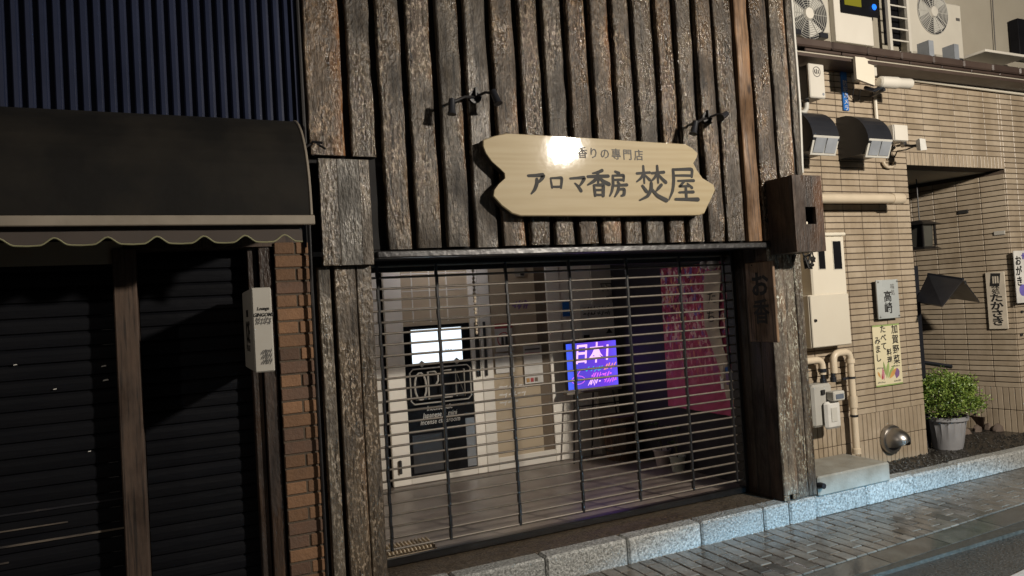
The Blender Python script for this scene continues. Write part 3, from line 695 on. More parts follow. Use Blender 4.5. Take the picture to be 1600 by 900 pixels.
def pot(px, py, s, m, label, leafy):
    x, y = at_floor(px, py)
    o = thing('flower_pot', label, 'flower pot', (x, y, FZ), 'flower pots on the shop floor')
    MB().lathe([(0,0),(.055*s,0),(.075*s,.13*s),(.082*s,.13*s),(.082*s,.145*s),(.07*s,.145*s),(.066*s,.12*s),(0,.12*s)], (x, y, FZ), 'z', 18).build('pot', m, o, True)
    st = MB(); lf = MB(); rnd = random.Random(px)
    for k in range(leafy):
        a = rnd.uniform(0, 6.28); h = rnd.uniform(.12, .3); q = (x+.05*math.cos(a), y+.05*math.sin(a), FZ+.12*s+h)
        st.tube([(x, y, FZ+.11*s), (x+.02*math.cos(a), y+.02*math.sin(a), FZ+.12*s+h*.6), q], .004, 5)
        for j in range(3):
            d = rnd.uniform(.03,.06); e = rnd.uniform(-1,1)
            lf.face(q, (q[0]+d*math.cos(a+e), q[1]+d*math.sin(a+e), q[2]+.02), (q[0]+1.7*d*math.cos(a), q[1]+1.7*d*math.sin(a), q[2]-.01*j), (q[0]+d*math.cos(a-e), q[1]+d*math.sin(a-e), q[2]+.015))
    st.build('stem', MAT['stem'], o); lf.build('foliage', MAT['leafdark'], o)
MAT['potpink'] = M('pale_pink_pot', (.50,.42,.40), .5); MAT['potgreen'] = M('pale_green_pot', (.48,.50,.44), .5)
pot(1036, 727, 1.05, MAT['potpink'], 'pale pinkish flower pot on the dark floor by a leaning stick', 3)
pot(1060, 736, .95, MAT['potgreen'], 'pale green flower pot with a thin leafy plant', 5)
x, y = at_floor(1028, 712)
tag(MB().tube([(x+.02, y-.02, FZ), (x-.12, y+.16, FZ+.85)], .011, 7).build('leaning_stick', MAT['pipe']), 'thin pale stick leaning in the dark corner of the shop', 'stick')
# ridged plate on the floor
x, y = 1.32, .60
o = thing('ridged_floor_plate', 'pale ridged plate lying on the floor just inside the shutter', 'floor plate', (x, y, FZ))
MB().box(x-.17, x+.17, y-.11, y+.11, FZ, FZ+.012, .003).build('plate', MAT['mat'], o)
for k in range(13): MB().box(x-.155+k*.0255, x-.143+k*.0255, y-.1, y+.1, FZ+.012, FZ+.03, .003).build('ridge', MAT['mat'], o)

# patterned red hanging with paper strips, on the right inner wall
def m_cloth():
    m, t, p, n, l = new_mat('patterned_red_cloth'); vec, oi = coords(n, l, (1, 1, .55))
    v = n.new('ShaderNodeTexVoronoi'); v.inputs['Scale'].default_value = 30; v.inputs['Randomness'].default_value = .8; l.new(vec, v.inputs['Vector'])
    v2, _ = coords(n, l, (1,1,.7)); nn = noise(n, l, v2, 34, 3)
    hs = n.new('ShaderNodeSeparateColor'); l.new(v.outputs['Color'], hs.inputs[0])
    rp = ramp(n, [(0, (.22,.03,.08)), (.2, (.45,.05,.10)), (.32, (.75,.40,.45)), (.48, (.85,.70,.62)), (.64, (.20,.14,.45)), (.74, (.8,.42,.2)), (.86, (.40,.05,.09))]); rp.color_ramp.interpolation = 'CONSTANT'
    l.new(hs.outputs[0], rp.inputs[0])
    sp = n.new('ShaderNodeSeparateXYZ'); tc = n.new('ShaderNodeTexCoord'); l.new(tc.outputs['Generated'], sp.inputs[0])
    top = mathn(n, l, 'MULTIPLY_ADD', sp.outputs['Z'], 1.8, -.25, clamp=True)
    fac = mathn(n, l, 'MULTIPLY', mathn(n, l, 'GREATER_THAN', nn.outputs[0], .46), top)
    c = mixc(n, l, fac, (.52,.09,.19), rp.outputs[0]); l.new(c, p.inputs['Base Color']); p.inputs['Roughness'].default_value = .85
    return m
MAT['cloth'] = m_cloth()
XC = 4.10
ya, za = WX(1031, 420, XC); yb, _ = WX(1146, 417, XC); _, zb = WX(1043, 634, XC)
yb = max(yb, .46)
c = MB(); n = 22
for i in range(n+1):
    yy = yb+(ya-yb)*i/n; dx = .008*math.sin(i*1.9)+.004*math.sin(i*.7)
    c.v += [(XC+dx, yy, zb), (XC+dx*.6, yy, (za+zb)/2), (XC, yy, za)]
for i in range(n):
    for j in range(2): c.f.append((i*3+j, i*3+j+1, i*3+4+j, i*3+3+j)); c.m.append(0)
cl = c.build('red_wall_hanging', MAT['cloth'], None, True); tag(cl, 'red patterned cloth hanging on the dark inner wall with a paper strip over it', 'wall hanging')
# the long calligraphy strip that curls down across it
pts = [(1114, 424, 26), (1111, 470, 25), (1112, 510, 22), (1122, 545, 18), (1135, 585, 16), (1141, 625, 11)]
s = MB()
for px, py, wd in pts:
    y0_, z_ = WX(px-wd/2, py, XC-.03); y1_, _ = WX(px+wd/2, py, XC-.03); s.v += [(XC-.03, y0_, z_), (XC-.034, (y0_+y1_)/2, z_), (XC-.03, y1_, z_)]
for i in range(len(pts)-1):
    for j in range(2): s.f.append((i*3+j, i*3+j+1, i*3+4+j, i*3+3+j)); s.m.append(0)
so = s.build('paper_streamer', MAT['strip'], None, True); tag(so, 'long pale paper streamer with brush writing curling down over the red hanging', 'streamer')
for px, py, ch, sz in ((1112,466,'た',.12), (1111,496,'ち',.12)):
    yy, zz = WX(px, py, XC-.036); text(ch, 'brush_writing', MAT['ink'], so, XC-.037, yy, zz, sz, (90,0,-90), 1.0)
tg = MB(); rnd = random.Random(4)
for k, mname in enumerate(('strip','blueplate','whitepaper','orange','strip','purpleprint','strip')):
    px, py = rnd.uniform(1128,1150), rnd.uniform(575,632); yy, zz = WX(px, py, XC-.045)
    lab_ = ('highest cream paper tag at the lower corner of the red cloth', 'blue paper tag at the lower corner of the red cloth', 'white paper tag at the lower corner of the red cloth', 'orange paper tag at the lower corner of the red cloth', 'cream paper tag beside the tip of the paper streamer', 'violet paper tag at the lower corner of the red cloth', 'lowest cream paper tag at the corner of the red cloth')[k]
    o = tag(MB().prism([(yy-.02,zz-.05),(yy+.015,zz-.055),(yy+.022,zz+.05),(yy-.012,zz+.055)], XC-.046-k*.004, XC-.044-k*.004, 'x').build('paper_tag', MAT[mname]), lab_, 'tag', 'paper tags on the red cloth')
# white ornaments at the top
for px, py, r_, lab_ in ((1099,401,.035,'leftmost of the three small round white ornaments above the red cloth'),(1112,408,.045,'largest and lowest of the three round white ornaments above the red cloth'),(1119,399,.04,'rightmost of the three small round white ornaments above the red cloth')):
    yy, zz = WX(px, py+6, XC-.1)
    o = MB().lathe([(.001,-r_),(r_*.7,-r_*.7),(r_,0),(r_*.8,r_*.6),(r_*.3,r_*.95),(.004,r_*1.1),(.004,r_*1.1+.08)], (XC-.1, max(yy,.52), min(zz,2.0)), 'z', 12).build('hanging_ornament', MAT['whitepaper'], None, True)
    tag(o, lab_, 'ornament', 'ornaments above the red cloth')

# ---------------------------------------------------------------- barred roller shutter
SY = .38
sh = thing('roller_grille', 'closed roller grille of thin horizontal steel bars across the shop entrance', 'shutter', (2.55, SY, KZ))
xs0, xs1 = 1.10, 4.055
bar_me = MB().tube([(-(xs1-xs0)/2, 0, 0), ((xs1-xs0)/2, 0, 0)], .0076, 8).mesh('bar', MAT['bar'], smooth=True)
zz = [2.053-.0715*k for k in range(26)]
for z in zz: inst(bar_me, 'bar', ((xs0+xs1)/2, SY, z), sh, (R(random.uniform(-20,20)), 0, R(random.uniform(-.12,.12))))
link = MB()
for k, z in enumerate(zz[:-1]):
    dx = .0018 if k % 2 else -.0018
    link.box(dx-.009, dx+.009, -.012, .012, -.0715*(k+1)-.008, -.0715*k+.008, .003)
link_me = link.mesh('link_strap', MAT['black'])
for x in (1.16, 1.555, 2.057, 2.555, 3.043, 3.53, 3.96): inst(link_me, 'link_strap', (x, SY, zz[0]), sh)
MB().box(xs0, xs1, SY-.02, SY+.02, KZ+.002, KZ+.05, .006).build('bottom_rail', MAT['darkmetal'], sh)
MB().box(1.062, 1.094, SY-.04, SY+.04, KZ+.002, 2.085, .004).build('guide_rail', MAT['rail'], sh)
MB().box(4.028, 4.063, SY-.02, SY+.06, KZ+.002, 2.085, .004).build('guide_rail', MAT['black'], sh)
# chain that hangs behind the bars
cx, cz = WY(738, 405, .55); _, cz2 = WY(741, 525, .55)
b = MB(); z = cz
while z > cz2: b.lathe([(.006,-.012),(.013,0),(.006,.012)], (cx, .55, z), 'z', 6); z -= .027
tag(b.build('pull_chain', MAT['pipe']), 'pale pull chain hanging behind the top of the bars', 'chain')

# ---------------------------------------------------------------- hung plank with brush writing on the post's inner side
y0, z1 = WX(1163, 412, xl-.03); y1, _ = WX(1206, 412, xl-.03); _, z0 = WX(1168, 534, xl-.03)
o = thing('hanging_plank_sign', 'narrow brown plank with brushed characters hung on the inner side of the post', 'sign', (xl-.015, (y0+y1)/2, z0))
MB().box(xl-.026, xl-.002, y1, y0, z0, z1, .004).build('board', MAT['plank'], o)
text('お', 'lettering', MAT['ink'], o, xl-.0275, (y0+y1)/2, z0+(z1-z0)*.70, .20, (90,0,-90), .95, bold=.006)
text('香', 'lettering', MAT['ink'], o, xl-.0275, (y0+y1)/2, z0+(z1-z0)*.36, .20, (90,0,-90), .85, bold=.004)
for zz_ in (z0+.02, z1-.02): MB().lathe([(.001,-.003),(.006,-.002),(.006,.002)], (xl-.029, (y0+y1)/2+.07, zz_), 'x', 8).build('nail', MAT['darkmetal'], o)

# ---------------------------------------------------------------- the big wooden name board
SGY = -.115
def sg(zx, zy): return WY(720+zx/3.75, 180+zy/3.75, SGY)
out = [(130,145),(165,132),(200,120),(270,105),(530,119),(800,135),(1050,152),(1320,168),(1360,193),(1390,220),(1385,245),(1365,280),(1385,320),(1420,370),(1485,410),(1492,440),(1470,490),(1445,540),(1430,575),(1400,587),(900,591),(350,590),(300,575),(240,530),(190,475),(195,440),(220,405),(258,370),(255,340),(230,315),(180,270),(145,220),(130,180)]
poly = [sg(*p) for p in out]
sgn = thing('shop_name_board', 'large pale varnished wooden name board with ragged ends and black brush lettering', 'sign', (2.5, SGY, 2.3))
b = MB(); n = len(poly); cx = sum(p[0] for p in poly)/n; cz = sum(p[1] for p in poly)/n
ins = [(cx+(x-cx)*.994, cz+(z-cz)*.982) for x, z in poly]
b.v = [(x, SGY, z) for x, z in ins]+[(x, SGY+.007, z) for x, z in poly]+[(x, SGY+.055, z) for x, z in poly]
b.f = [tuple(range(n))]; b.m = [0]
for i in range(n):
    j = (i+1) % n; b.f.append((i, j, n+j, n+i)); b.m.append(0); b.f.append((n+i, n+j, 2*n+j, 2*n+i)); b.m.append(1)
b.f.append(tuple(range(2*n, 3*n))); b.m.append(1)
b.build('board', [MAT['signwood'], MAT['signedge']], sgn)
for x in (2.0, 2.95): MB().box(x-.03, x+.03, SGY+.056, -.03, 2.40, 2.76).build('batten', MAT['void'], sgn)
GL = {
'ア': [[(10,82,5),(50,84,6),(84,86,8),(80,74,7),(66,60,5),(56,52,3)], [(52,68,6),(50,48,7),(38,24,6),(20,6,3)]],
'ロ': [[(14,80,4),(17,50,6),(20,16,6)], [(14,80,5),(50,83,6),(82,84,8),(80,50,7),(75,16,6)], [(20,22,5),(50,22,6),(76,24,6)]],
'マ': [[(6,78,5),(50,82,6),(88,84,8),(78,64,7),(62,44,5),(50,34,3)], [(32,52,4),(50,34,7),(64,12,8)]],
'香': [[(70,98,6),(50,90,5),(28,86,3)], [(6,73,5),(50,75,6),(95,77,6)], [(50,90,6),(50,68,6),(49,46,4)], [(48,72,5),(30,56,6),(4,42,3)], [(53,72,4),(72,56,7),(96,46,7)], [(30,40,4),(32,20,5),(33,2,5)], [(30,41,4),(50,42,5),(70,42,6),(69,20,6),(67,2,6)], [(34,23,4),(66,24,4)], [(34,5,4),(66,5,4)]],
'房': [[(40,98,5),(58,92,7)], [(26,82,4),(60,84,5),(82,84,6),(80,64,5)], [(27,66,4),(56,67,5),(80,67,5)], [(26,82,5),(25,50,6),(16,22,5),(4,4,3)], [(50,58,5),(58,48,6)], [(32,44,4),(60,46,5),(96,48,6)], [(54,44,5),(48,24,6),(30,2,3)], [(52,30,4),(80,31,6),(77,10,6),(64,6,4)]],
'焚': [[(4,78,5),(26,80,5),(48,82,5)], [(27,100,5),(27,76,6),(27,50,4)], [(26,78,5),(16,64,5),(2,54,3)], [(30,74,4),(46,60,6)], [(54,80,5),(74,82,5),(96,84,6)], [(74,102,5),(74,78,6),(74,52,4)], [(72,80,5),(62,66,5),(50,56,3)], [(77,76,4),(88,64,6),(100,54,7)], [(20,42,5),(32,26,7)], [(84,46,6),(74,36,6),(66,28,3)], [(50,50,6),(48,32,7),(34,12,6),(8,0,3)], [(51,32,5),(68,14,7),(98,0,8)]],
'屋': [[(22,94,5),(60,96,6),(86,96,7),(84,74,6)], [(24,76,4),(56,77,5),(82,77,5)], [(22,94,6),(22,62,7),(16,30,6),(2,2,3)], [(36,60,4),(62,61,5),(90,62,6)], [(58,60,5),(44,46,5),(40,43,4),(72,45,5)], [(68,52,4),(82,40,6)], [(38,25,4),(60,26,5),(86,27,6)], [(61,42,5),(61,24,6),(61,6,5)], [(24,4,5),(60,4,6),(100,4,8)]],
}
def glyph(ch, x0, x1, z0, z1, Y, mat, parent, name='lettering', wk=1.0):
    b = MB()
    for si, st in enumerate(GL[ch]):
        P = []
        for i in range(len(st)-1):                     # resample a Catmull-Rom path
            p0, p1, p2, p3 = st[max(i-1,0)], st[i], st[i+1], st[min(i+2,len(st)-1)]
            sh_ = len(st) == 5 and ch in 'ロ'
            for k in range(5):
                t = k/5; q = []
                for a in range(3):
                    m1 = (p2[a]-p0[a])*.28; m2 = (p3[a]-p1[a])*.28
                    q.append((2*t**3-3*t**2+1)*p1[a]+(t**3-2*t**2+t)*m1+(-2*t**3+3*t**2)*p2[a]+(t**3-t**2)*m2)
                P.append(q)
        P.append(list(st[-1]))
        sx, sz = (x1-x0)/100, (z1-z0)/100; ww = (sx+sz)/2*wk; y = Y-.0004*si
        C = [(x0+p[0]*sx, z0+p[1]*sz, p[2]*ww) for p in P]; Lft = []; Rgt = []
        for i, (x, z, w) in enumerate(C):
            a = C[max(i-1,0)]; c = C[min(i+1,len(C)-1)]; dx, dz = c[0]-a[0], c[1]-a[1]; l = math.hypot(dx, dz) or 1
            nx, nz = -dz/l, dx/l; Lft.append((x+nx*w, z+nz*w)); Rgt.append((x-nx*w, z-nz*w))
            if i in (0, len(C)-1): b.face(*[(x+w*math.cos(k*math.pi/4), y-.0001, z+w*math.sin(k*math.pi/4)) for k in range(8)])
        for i in range(len(C)-1): b.face((*[Lft[i][0], y, Lft[i][1]],), (Rgt[i][0], y, Rgt[i][1]), (Rgt[i+1][0], y, Rgt[i+1][1]), (Lft[i+1][0], y, Lft[i+1][1]))
    return b.build(name, mat, parent)
for ch, a, c, t, d in (('ア',390,498,333,468),('ロ',516,606,355,438),('マ',640,734,350,455),('香',742,868,322,474),('房',868,972,330,480),('焚',1034,1194,303,498),('屋',1216,1376,312,500)):
    m_ = (t+d)/2; gx0, gz0 = sg(a, d); gx1, gz1 = sg(c, t)
    glyph(ch, gx0, gx1, gz0, gz1, SGY-.0012, MAT['ink'], sgn, wk=.80 if ch in '焚屋' else (1.15 if ch in '香房' else 1.3))
tx, tz = sg(880, 235); _, ta = sg(880, 205); _, tb = sg(880, 268)
for i, chh in enumerate('香りの専門店'):
    gx_, gz_ = sg(712+i*66, 224+i*3.0); text('專' if chh == '専' else chh, 'lettering', MAT['greyink'], sgn, gx_, SGY-.0018, gz_, .078, sx=.98, bold=.0008)

# ---------------------------------------------------------------- little black spot lamps on twin arms
def spot(c, h1, h2, a1, a2, label, Y=-.04):
    cx, cz = WY(*c, Y); o = thing('spot_lamp_pair', label, 'spot lamp', (cx, Y, cz), 'black spot lamps above the name board')
    MB().lathe([(0,-.02),(.032,-.018),(.034,.012),(0,.012)], (cx, Y, cz), 'y', 14).build('wall_plate', MAT['black'], o, True)
    MB().lathe([(.03,-.03),(.042,-.03),(.042,-.018),(.03,-.018)], (cx, Y, cz), 'y', 14).build('clamp_ring', MAT['black'], o, True)
    MB().box(cx-.006, cx+.004, Y-.05, Y-.02, cz, cz+.055, .002).build('thumb_screw', MAT['black'], o)
    for h, d in ((h1, a1), (h2, a2)):
        hx, hz = WY(*h, Y-.12); p = Vector((hx, Y-.12, hz)); q = Vector((cx, Y-.02, cz))
        MB().tube([q, q.lerp(p, .5)+Vector((0,-.02,.012)), p], .0085, 7).build('arm', MAT['black'], o, True)
        dv = Vector(d).normalized()
        MB().tube([p-dv*.022, p-dv*.02, p+dv*.055, p+dv*.075], [.013,.020,.022,.028], 12).build('lamp_head', MAT['hood'], o, True)
spot((740,153), (706,160), (772,146), (-.1,-.1,-1), (.2,-.35,-1), 'pair of black spot lamps on a bracket above the left end of the name board')
spot((1101,186), (1086,194), (1133,179), (-.35,-.05,-1), (-1,-.35,-.55), 'pair of black spot lamps on a bracket above the right end of the name board')

# ---------------------------------------------------------------- dark shop at the left
ls = thing('metal_clad_shop', 'dark shop building with navy corrugated cladding above black shutters', 'building', (-.4, .1, 0))
b = MB(); x = -2.2; pitch = .0585; prof = []
while x < .66:
    prof += [(x, .03), (x+.008, 0), (x+.026, -.002), (x+.030, .028)]; x += pitch
prof += [(x, .03), (x+.03, .03)]
for i in range(len(prof)-1):
    (xa_, ya_), (xb_, yb_) = prof[i], prof[i+1]; b.face((xa_, ya_, 2.70), (xb_, yb_, 2.70), (xb_, yb_, 4.6), (xa_, ya_, 4.6))
b.build('corrugated_cladding', MAT['navy'], ls)
MB().box(.655, .672, -.01, .04, 2.15, 4.6).build('corner_trim', MAT['navy'], ls)
MB().box(.676, .708, .02, .1, 2.1, 4.6).build('gap_backing', MAT['void'], ls)
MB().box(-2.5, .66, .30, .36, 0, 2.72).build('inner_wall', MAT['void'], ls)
MB().box(-2.5, .66, .02, .30, 2.16, 2.24).build('beam', MAT['column'], ls)
MB().box(-2.5, -.24, .0, .02, 2.085, 2.20).build('head_board', MAT['upwall'], ls)
# timber post between the two shutters
xa_, xb_ = WY(179, 600, 0)[0], WY(221, 600, 0)[0]
MB().box(-.288, -.182, -.02, .12, 0, 2.16, .006).build('timber_post', MAT['column'], ls)
MB().box(.415, .485, .035, .2, 0, 2.16, .004).build('door_jamb', MAT['darkwood'], ls)
MB().box(.36, .41, .07, .2, 0, 2.16, .004).build('door_jamb', MAT['darkwood'], ls)
# slatted shutters: one convex slat per row
def slat_mesh(x0, x1, mt):
    m = MB(); n = 6; h = .074; w = x1-x0; vs = []; fs = []
    pr = [(.012, 0), (.003, .005), (.0005, .02), (-.001, .042), (.001, .062), (.007, .069), (.012, .074)]
    for i in range(2):
        for y, z in pr: vs.append(((-w/2, w/2)[i], y, z))
    k = len(pr)
    for j in range(k-1): fs.append((j, j+1, k+j+1, k+j))
    return m.add(vs, fs).mesh('slat', MAT[mt])
shl = thing('slatted_shutter', 'closed black slatted shutter with scraped slats left of the timber post', 'shutter', (-1.2, .10, 0))
shm = thing('slatted_shutter', 'closed black slatted shutter between the timber post and the brick pillar', 'shutter', (.1, .16, 0))
for root, x0, x1, Y in ((shl, -2.4, -.29, .10), (shm, -.18, .40, .16)):
    ma = slat_mesh(x0, x1, 'slat')
    for k in range(28):
        z = .02+.0755*k
        if root is shl and k in (8, 9, 10, 11): MB().box(x0, x1-(.5, 0, .25, 0)[k-8], Y-.0075, Y-.0045, z+.036, z+.036+(.008, .010, .007, .009)[k-8], .001).build('scraped_edge', MAT['slatworn'], root)
        inst(ma, 'slat', ((x0+x1)/2, Y+random.uniform(-.0015,.0015), z), root, (R(random.uniform(-1,1)), 0, 0))
# torn paper scraps on the left shutter
for (px, py, s), lab_ in zip(((162,572,.012),(165,594,.014),(86,608,.008),(140,705,.007),(24,570,.008)), ('upper of two torn scraps on the shutter beside the timber post', 'larger lower torn scrap on the shutter beside the timber post', 'torn pale scrap near the middle of the black shutter', 'lowest tiny torn scrap on the black shutter', 'tiny torn scrap farthest left on the black shutter')):
    x_, z_ = WY(px, py, .092)
    tag(MB().prism([(x_-s,z_-s*.3),(x_+s,z_-s*.1),(x_+s*.8,z_+s*.4),(x_-s*.7,z_+s*.2)], .088, .0895).build('paper_scrap', MAT['whitepaper']), lab_, 'scrap', 'paper scraps on the black shutter')
# brick pillar
bp = thing('brick_pillar', 'narrow pillar of orange brown bricks beside the weathered post', 'pillar', (.585, .06, 0))
MB().box(.497, .677, .010, .22, 0, 2.17).build('mortar_core', MAT['mortar'], bp)
def bricks(w): return [MB().box(-w/2, w/2, -.10, .0, 0, .0635, .004).mesh('brick', MAT['brick']), MB().box(-w/2, w/2, -.10, .0, 0, .0635, .004).mesh('brick', MAT['brickdark'])]
BL, BA, BB = bricks(.182), bricks(.105), bricks(.066)
zt = 1.895; k = 0
z = zt-.0735*26
while z < 2.15:
    rnd = random.random; pick = lambda L_: L_[1 if random.random() < .25 else 0]
    j = lambda: random.uniform(-.002,.003)
    if k % 2 == 0: inst(pick(BL), 'brick', (.588, .103+j(), z), bp)
    else:
        inst(pick(BA), 'brick', (.550, .103+j(), z), bp); inst(pick(BB), 'brick', (.646, .103+j(), z), bp)
    z += .0735; k += 1
# awning
aw = thing('awning', 'dark stained quarter-round awning with a scalloped valance over the black shutters', 'awning', (-.6, -.25, 2.1))
XR = .622; n = 12; YD, ZT, ZB = -.50, 2.84, 2.262
pr = [(-.002-.5*math.sin(R(90)*i/n)**1.0, ZB+(ZT-ZB)*math.cos(R(90)*i/n)**.85 if i < n else ZB) for i in range(n+1)]
b = MB()
for i in range(n):
    for xs_ in range(8):
        xa_ = -2.6+(XR+2.6)*xs_/8; xb_ = -2.6+(XR+2.6)*(xs_+1)/8
        s0 = .006*math.sin(i*.9+xs_*1.7); b.face((xa_, pr[i][0], pr[i][1]), (xb_, pr[i][0], pr[i][1]), (xb_, pr[i+1][0], pr[i+1][1]), (xa_, pr[i+1][0], pr[i+1][1]))
b.build('canopy', MAT['canopy'], aw, True)
MB().prism([(y, z) for y, z in pr]+[(-.002, ZB)], XR-.004, XR+.004, 'x').build('end_panel', MAT['canopy'], aw)
MB().tube([(XR, y, z) for y, z in pr], .007, 6).build('frame_hoop', MAT['awnbar'], aw, True)
MB().box(-2.6, XR+.012, YD-.022, YD+.012, ZB-.05, ZB-.004, .004).build('front_bar', MAT['awnbar'], aw)
MB().box(-2.6, XR-.02, YD+.02, -.02, ZB-.01, ZB-.005).build('lining', MAT['canopy'], aw)
cus = [-1.29,-1.08,-.88,-.675,-.472,-.269,-.07,.128,.31,.492]
bot = []
xx = -1.5
def vz(x):
    d = min(abs(x-c) for c in cus); t = max(0, 1-d/.055); return 2.137+.030*(t*t*(3-2*t)) - .005*min(1, d/.1)
xs_ = [-1.5+i*(XR-.045+1.5)/170 for i in range(171)]
top = ZB-.045; yv = YD+.03
b = MB()
for i in range(170):
    a_, c_ = xs_[i], xs_[i+1]; wob = lambda q: yv+.004*math.sin(q*9)
    b.face((a_, wob(a_), vz(a_)), (c_, wob(c_), vz(c_)), (c_, yv, top), (a_, yv, top))
b.build('valance', MAT['valance'], aw, True)
MB().tube([(x, yv-.002+.004*math.sin(x*9), vz(x)) for x in xs_], .0036, 5).build('piping', MAT['piping'], aw, True)
# white projecting box sign
YB = -.50
x0, z1 = WY(392, 450, YB); x1, z0 = WY(430, 580, YB)
bs = thing('box_sign', 'white projecting box sign with black lettering beside the brick pillar', 'sign', ((x0+x1)/2, YB, z0))
MB().box(x0, x1, YB, .03, z0, z1, .006).build('housing', MAT['boxwhite'], bs)
MB().box(x0+.02, x1-.02, .031, .07, z0+.1, z1-.1).build('bracket', MAT['darkmetal'], bs)
xm = (x0+x1)/2+.004; H = z1-z0
for s, f, sz in (('Lounge', .75, .022), ('GINGOMS', .675, .024)):
    text(s, 'lettering', MAT['ink'], bs, xm, YB-.0015, z0+H*f, sz, sx=.85, shear=.25, bold=.0006)
for f, nn in ((.625, 6), (.585, 7)): scribble('small_print', MAT['greyink'], bs, xm-.035, xm+.035, YB-.0015, z0+H*f-.008, z0+H*f+.008, nn, 3, .3)
for f in (.235, .18, .12): scribble('small_print', MAT['greyink'], bs, xm-.02, xm+.032, YB-.0015, z0+H*f-.011, z0+H*f+.011, 5, 3, .3)
yc = (YB+.03)/2
MB().box(x0-.002, x0-.0008, yc-.05, yc+.05, z1-.135, z1-.10).build('mark', MAT['ink'], bs)
text('JOE', 'lettering', MAT['ink'], bs, x0-.0015, yc, z0+H*.46, .15, (90,0,-90), .85, bold=.003)
text('LOUNGE', 'lettering', MAT['greyink'], bs, x0-.0015, yc, z0+H*.27, .045, (90,0,-90), 1.0)
# small wire bracket between the two shops
x, z = WY(488, 226, -.06)
o = thing('wire_bracket', 'small black wire bracket sticking out between the two shop fronts', 'bracket', (x, -.02, z))
b = MB(); b.tube([(x, .03, z), (x, -.08, z+.012), (x+.05, -.1, z+.002)], .008, 6); b.tube([(x, -.06, z+.01), (x-.05, -.09, z-.03)], .006, 6); b.tube([(x+.02, -.09, z), (x+.06, -.12, z-.035)], .006, 6)
b.build('wire', MAT['black'], o)
tag(MB().tube([(.685, -.03, .05), (.685, -.03, 1.0), (.683, -.035, 2.0), (.69, -.03, 2.6), (.686, -.02, 4.5)], .009, 6).build('black_cable', MAT['black'], None, True), 'black cable running up the gap between the two shop fronts', 'cable')

# ---------------------------------------------------------------- tiled building at the right
WL = .43
def m_tile():
    m, t, p, n, l = new_mat('beige_tile'); vec, oi = coords(n, l, (1,1,1)); g = n.new('ShaderNodeNewGeometry')
    r = mathn(n, l, 'FRACT', mathn(n, l, 'ADD', oi.outputs['Random'], g.outputs['Random Per Island']))
    rp = ramp(n, [(0, (.30,.245,.18)), (.12, (.365,.298,.222)), (.85, (.405,.335,.25)), (1, (.44,.37,.285))]); l.new(r, rp.inputs[0])
    a = noise(n, l, vec, 16, 5); rr = ramp(n, [(.3, (.9,.89,.87)), (.6, (1,1,1))]); l.new(a.outputs[0], rr.inputs[0])
    mp = n.new('ShaderNodeMapping'); mp.inputs['Scale'].default_value = (1,1,.3); l.new(g.outputs['Position'], mp.inputs['Vector']); dn = noise(n, l, mp.outputs[0], 3.2, 7, .65)
    dr = ramp(n, [(.34, (.70,.67,.62)), (.56, (1,1,1))]); l.new(dn.outputs[0], dr.inputs[0]); rp_out = mixc(n, l, .8, rp.outputs[0], dr.outputs[0], 'MULTIPLY')
    l.new(mixc(n, l, 1.0, rp_out, rr.outputs[0], 'MULTIPLY'), p.inputs['Base Color']); p.inputs['Roughness'].default_value = .4
    b = noise(n, l, vec, 50, 3); bn = n.new('ShaderNodeBump'); bn.inputs['Strength'].default_value = .12; bn.inputs['Distance'].default_value = .004
    l.new(b.outputs[0], bn.inputs['Height']); l.new(bn.outputs[0], p.inputs['Normal']); return m
MAT['tile'] = m_tile()
rb = thing('tiled_building', 'beige brick tiled building with a recessed porch and a brown tiled eave', 'building', (6.3, .5, 0))
CX = 6.295; PXR = 7.79; LZ = 2.857; WT = 3.70
core = MB(); core.box(4.36, CX-.012, WL+.006, .80, .1, WT); core.build('wall_core', MAT['grout'], rb)
MB().box(CX-.012, PXR+.012, WL+.006, .62, LZ+.002, WT).build('lintel_core', MAT['grout'], rb)
MB().box(PXR+.012, 13, WL+.006, .80, .1, WT).build('wall_core', MAT['grout'], rb)
MB().box(CX-.012, PXR, .622, 2.3, LZ-.004, LZ+.05).build('porch_soffit', MAT['upwall'], rb)
MB().box(CX-.2, PXR+.1, 2.2, 2.26, .1, LZ-.005).build('porch_back', MAT['darkwood'], rb)
DA = math.atan2(.98, -.2); DV = Vector((math.cos(DA), math.sin(DA), 0)); P0 = Vector((PXR-.004, WL+.006, 0)); NV = Vector((-DV.y, DV.x, 0))
c2 = MB(); q0 = P0-NV*.010; q1 = P0+DV*1.9-NV*.010
c2.prism([(q0.x, q0.y), (q1.x, q1.y), (q1.x+.2, q1.y), (PXR+.35, WL+.02)], .1, LZ-.006, 'z'); c2.build('porch_side_core', MAT['grout'], rb)
TW, TH = .227, .047
tiles = []                                       # (centre, rotation, width, height)
def row_tiles(x0, x1, z, anchor):
    k0 = math.floor((x0-anchor)/.233); x = anchor+k0*.233
    while x < x1:
        a, c = max(x+.003, x0+.002), min(x+.230, x1-.002)
        if c-a > .03: tiles.append(((a+c)/2, z, c-a, TH, 0))
        x += .233
AN = 6.112-.233*20
z = .606
while z < WT-.05:
    row_tiles(4.42, CX, z, AN)
    if z > LZ+.12: row_tiles(CX, PXR, z, AN)
    row_tiles(PXR, 9.7, z, AN)
    z += .0553
for zb in (.143, .376):
    x = CX-.0553
    while x > 4.42: tiles.append((x+.0277, zb, .0495, .227, 0)); x -= .0553
    x = PXR+.003
    while x < 9.3: tiles.append((x+.0277, zb, .0495, .227, 0)); x += .0553
x = CX+.004
while x < PXR-.03: tiles.append((x+.0277, LZ+.002, .0475, .119, 0)); x += .0553
z = .606
while z < LZ-.06:
    s = .0
    while s < 1.25: tiles.append((s+.1165, z, TW, TH, 1)); s += .233
    z += .0553
